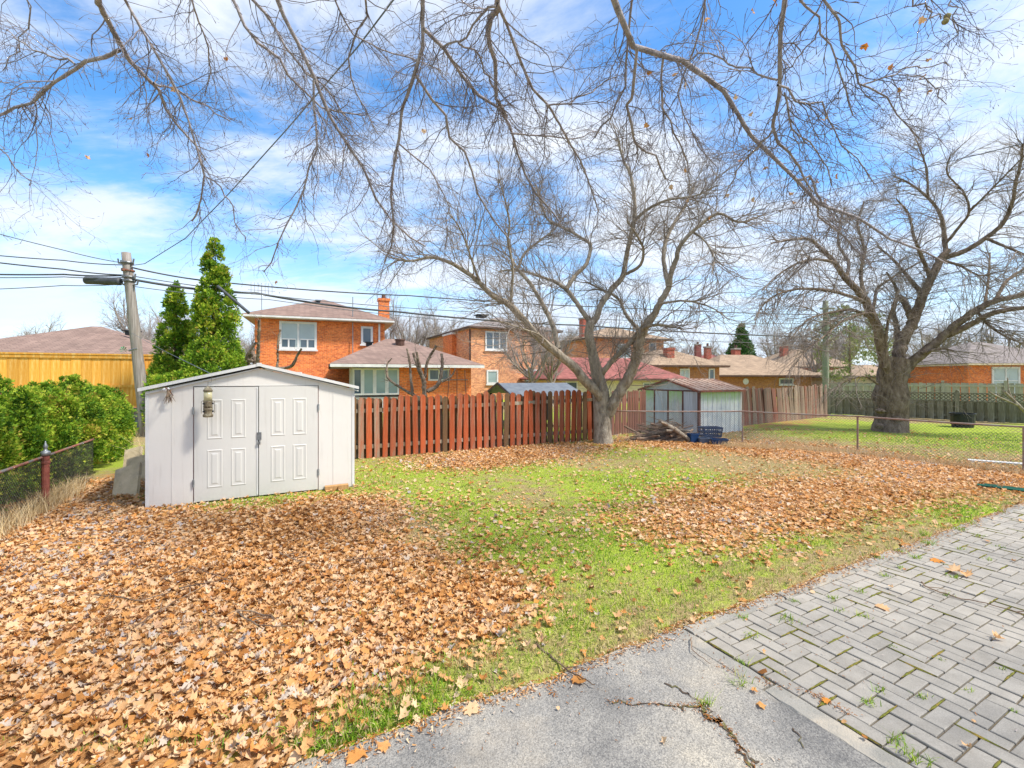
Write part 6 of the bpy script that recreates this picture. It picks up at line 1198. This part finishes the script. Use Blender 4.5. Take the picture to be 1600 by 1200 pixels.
over('C', 4.2, 5.4, [(560, -30), (570, 20), (545, 90), (560, 150), (590, 210)], 5, 1.5); over('C', 4.3, 5.2, [(520, -30), (535, 30), (575, 70), (640, 90), (690, 110)], 4, 1.5); over('R', 3.8, 5.0, [(1090, -30), (1100, 20), (1085, 80), (1060, 140), (1080, 210), (1120, 260)], 5, 1.5); over('L', 3.6, 4.4, [(30, -30), (45, 20), (30, 60), (5, 110)], 3, 1.2)
over('L', 3.4, 3.7, [(-60, 180), (-20, 210), (15, 250), (45, 290)], 3, 1.2, False); over('L', 3.8, 4.6, [(290, -30), (310, 30), (330, 90), (320, 150)], 4, 1.5)
TB3 = Vector((.5, -3.2, 0)); trunk3 = ([TB3 + Vector((0, 0, -.1)), TB3 + Vector((0, .05, 1.5)), TB3 + Vector((.05, .3, 3.2)), TB3 + Vector((.0, .9, 4.8)), Vector((.4, -1.0, 6.0))], [.42, .33, .29, .25, .16])
lo3 = ([trunk3[0][3], Vector((-.1, -1.6, 5.5)), HUB['L'][1]], [.16, .12, .10]); ro3 = ([trunk3[0][3], Vector((.8, -1.6, 5.5)), HUB['R'][1]], [.16, .12, .10])
over_tree = bare_tree('overhanging_maple', 'bare maple branches with budded twigs drooping over the whole yard', TB3, [trunk3, lo3, ro3] + hubs + ov,
          [dict(n_=780, len_=.85, ang_=.7, nseg=8, wob=.22, grav=-.08, rr_=.0056, tmin=.04, sides=3), dict(n_=5200, len_=.36, ang_=.8, nseg=5, wob=.27, grav=-.04, rr_=.0034, tmin=.1, bud=True), dict(n_=8000, len_=.10, ang_=.85, nseg=2, wob=.3, grav=.02, rr_=.0030, tmin=.1, taper=.7, bud=True), dict(src=0, n_=900, len_=.22, ang_=.95, nseg=4, wob=.25, grav=-.02, rr_=.0034, tmin=.05, bud=True)],
          'bark_over', 'twig_over', 31, 7, .05, bare=3 + len(hubs), kink=.013)
crown_me = [c for c in over_tree.children if c.name.startswith('crown')][0].data; cvs = np.empty(len(crown_me.vertices) * 3, np.float32); crown_me.vertices.foreach_get('co', cvs); cvs = cvs.reshape(-1, 3)
def on_twig(p): q = np.array(tuple(p)); return Vector(cvs[np.argmin(((cvs - q) ** 2).sum(1))].tolist())
for px, py, d in [(1178, 198, 3.6), (1160, 145, 3.6), (1207, 28, 3.2), (1197, 30, 3.2), (1446, 97, 3.4), (1446, 122, 3.4), (1452, 144, 3.4), (1406, 143, 3.4), (1398, 105, 3.4), (1290, 184, 3.6), (1372, 72, 3.2), (1072, 267, 4.4), (1150, 305, 4.4), (1166, 300, 4.4), (1115, 347, 4.6), (1070, 318, 4.6), (1159, 248, 4.3), (1146, 237, 4.3), (1235, 300, 4.6), (1302, 316, 4.8), (1197, 265, 4.3), (1237, 314, 4.8), (1290, 277, 4.6), (1068, 140, 4), (1011, 190, 4), (1013, 117, 3.8), (1053, 123, 3.8), (1050, 290, 4.6), (660, 197, 4.4), (212, 195, 4.6), (218, 235, 4.6), (357, 84, 4.4), (272, 145, 4.4), (152, 220, 4.6), (434, 440, 5.2), (1099, 30, 3.6), (1428, 40, 3.0), (1319, 255, 4.4)]:
    k = int(rng.integers(0, len(LT))); tv, tf = LT[k]; me = np_mesh('dry_leaf', tv, tf, {'rnd': np.full(len(tv), rng.choice([.5, .6, .72, .8, .3]))}); o = link('dry_leaf', me, M['leaf_litter'], over_tree, on_twig(P(px, py, d) - TB3), (rng.uniform(0, 3), rng.uniform(0, 3), rng.uniform(0, 6))); o.scale = [rng.uniform(.035, .055)] * 3
for px, py in ((1464, 34), (1474, 27)): MB().lathe([(.004, -.02), (.018, -.01), (.022, .005), (.01, .018), (.003, .022)], on_twig(P(px, py, 3.1) - TB3), 9).build('seed_pod', pmat('pod', col('#9a8f62'), col('#77704a'), 40, .8, .2), over_tree, smooth=True)
# ---- pollarded fruit trees behind the fence and shed
def pollard(label, px, py, d, limbs, seed, w=10):
    b0 = P(px, py, d); b0.z = 0; L_ = [limb(d, d, [(px, HY + H * F / d), (px, py + 20), (px, py)], w * 1.2, w)] + [limb(d, d + rk.uniform(-.5, .5), q, a, b_) for q, a, b_ in limbs]
    bare_tree('pollarded_tree', label, b0, L_, [dict(n_=26, len_=.5, ang_=.9, nseg=6, wob=.25, grav=.03, rr_=.010, tmin=.4, sides=4), dict(n_=60, len_=.25, ang_=.8, nseg=4, wob=.3, grav=0, rr_=.005, tmin=.2)], 'bark_dark', 'twig_grey', seed, 7, .1)
pollard('small pollarded fruit tree with cut stubs before the orange wing', 664, 620, 12.2, [([(664, 625), (662, 595), (656, 575), (651, 550)], 8, 4), ([(664, 600), (655, 580), (646, 552)], 6, 4), ([(668, 612), (685, 600), (691, 570), (690, 553)], 7, 4), ([(664, 590), (668, 565), (682, 540)], 5, 4), ([(690, 597), (705, 588), (712, 575)], 4, 2), ([(655, 622), (625, 605), (606, 590), (605, 570), (612, 560)], 5, 2), ([(645, 618), (642, 590), (640, 565), (636, 545)], 5, 3)], 51, 11)
pollard('pollarded stubby tree behind the shed roof at the orange house corner', 400, 570, 13.5, [([(400, 580), (398, 560), (392, 550), (388, 570)], 9, 5), ([(402, 575), (404, 540), (405, 500)], 6, 4), ([(396, 565), (385, 558), (400, 535)], 5, 3), ([(410, 578), (432, 575), (434, 540), (438, 515)], 5, 3), ([(432, 577), (455, 572), (465, 555), (471, 545)], 6, 3)], 52, 11)
# ---- background bare trees
def grown_limbs(seed, h, spread):
    r = random.Random(seed); L_ = [([Vector((0, 0, -.1)), Vector((r.gauss(0, .1), 0, h * .2)), Vector((r.gauss(0, .15), r.gauss(0, .1), h * .42))], [h * .026, h * .021, h * .016])]
    for k in range(9):
        a = k * 2.4 + r.random(); z0 = h * r.uniform(.2, .42); up_z = r.uniform(.55, 1.0) * h; s = spread * (1.15 - up_z / h * .6) * r.uniform(.6, 1.1); e = Vector((math.cos(a) * s, math.sin(a) * s, up_z)); b0 = Vector((0, 0, z0)); m1 = b0.lerp(e, .35) + Vector((math.cos(a) * s * .1, math.sin(a) * s * .1, -h * .02)); m2 = b0.lerp(e, .7) + Vector((r.gauss(0, .03 * h), r.gauss(0, .03 * h), h * .03)); L_.append(([b0, m1, m2, e], [h * .013, h * .009, h * .005, h * .002]))
    return L_
protos = []
for k in range(3):
    L_ = grown_limbs(60 + k, 10, 4.2)
    protos.append(bare_tree('bare_tree', 'x', (0, 0, 0), L_, [dict(n_=150, len_=2.2, ang_=.6, nseg=6, wob=.12, grav=.06, rr_=.05, tmin=.2), dict(n_=900, len_=1.2, ang_=.6, nseg=5, wob=.15, grav=.04, rr_=.026, tmin=.15), dict(n_=2800, len_=.6, ang_=.6, nseg=3, wob=.2, grav=.02, rr_=.018, tmin=.1, taper=.6)], 'bark_grey', 'twig_far', 70 + k, 6, .05))
spots = [(232, 34, 455, 'bare grey tree spreading behind the leaning pole and garage roof'), (270, 30, 470, 'upright bare tree behind the two pointed cedars'), (60, 60, 500, 'faint bare tree beyond the garage roof ridge'), (640, 44, 455, 'bare tree rising between the orange and buff houses'), (612, 38, 490, 'thin bare tree behind the orange wing roof'), (690, 50, 470, 'bare tree behind the buff house chimney'), (830, 24, 480, 'slim bare tree in front of the buff house window'), (862, 26, 495, 'bare bushy tree beside the buff house wall'), (1275, 44, 505, 'bare tree beside the green pole beyond the weathered fence'), (375, 36, 500, 'bare tree behind the tallest cedar'), (1235, 66, 520, 'bare tree behind the tan bungalows near the green pole'), (1520, 40, 520, 'pinkish bare tree by the corner brick house')]
first = [True] * 3
for i, (px, d, ty, lab) in enumerate(spots):
    q = P(px, 600, d); q.z = 0; hh = P(0, ty, d).z; k = i % 3; s = hh / 10.0
    if first[k]: o = protos[k]; o.location = q; o.rotation_euler = (0, 0, rk.uniform(0, 6)); o.scale = (s, s, s); o['label'] = lab; first[k] = False
    else: o = copy_tree(protos[k], q, rk.uniform(0, 6), (s * rk.uniform(.85, 1.1), s, s), lab)
    o['group'] = 'bare trees among the houses'
for i in range(34):
    px = 20 + i * 47 + rk.uniform(-20, 20); d = rk.uniform(62, 95); q = P(px, 600, d); q.z = 0; hh = P(0, rk.uniform(488, 535), d).z; s = hh / 10
    o = copy_tree(protos[i % 3], q, rk.uniform(0, 6), (s * 1.25, s * 1.25, s), 'distant bare tree on the skyline behind the roofs'); o['group'] = 'bare trees on the skyline'
# young whip in the neighbour's yard by the right edge
q = G(1640, 690); q.z = 0; L_ = [limb(q.y, q.y, [(1640, 700), (1612, 655), (1590, 632), (1570, 612)], 7, 3), limb(q.y, q.y, [(1590, 632), (1578, 615), (1574, 590)], 3, 1.5), limb(q.y, q.y, [(1592, 634), (1560, 620), (1545, 612)], 3, 1.5)]
bare_tree('young_tree', 'slender pale young tree leaning in front of the lattice fence', q, L_, [dict(n_=20, len_=.5, ang_=.6, nseg=5, wob=.15, grav=.05, rr_=.006, tmin=.4)], 'bark_grey', 'twig_grey', 91, 6)
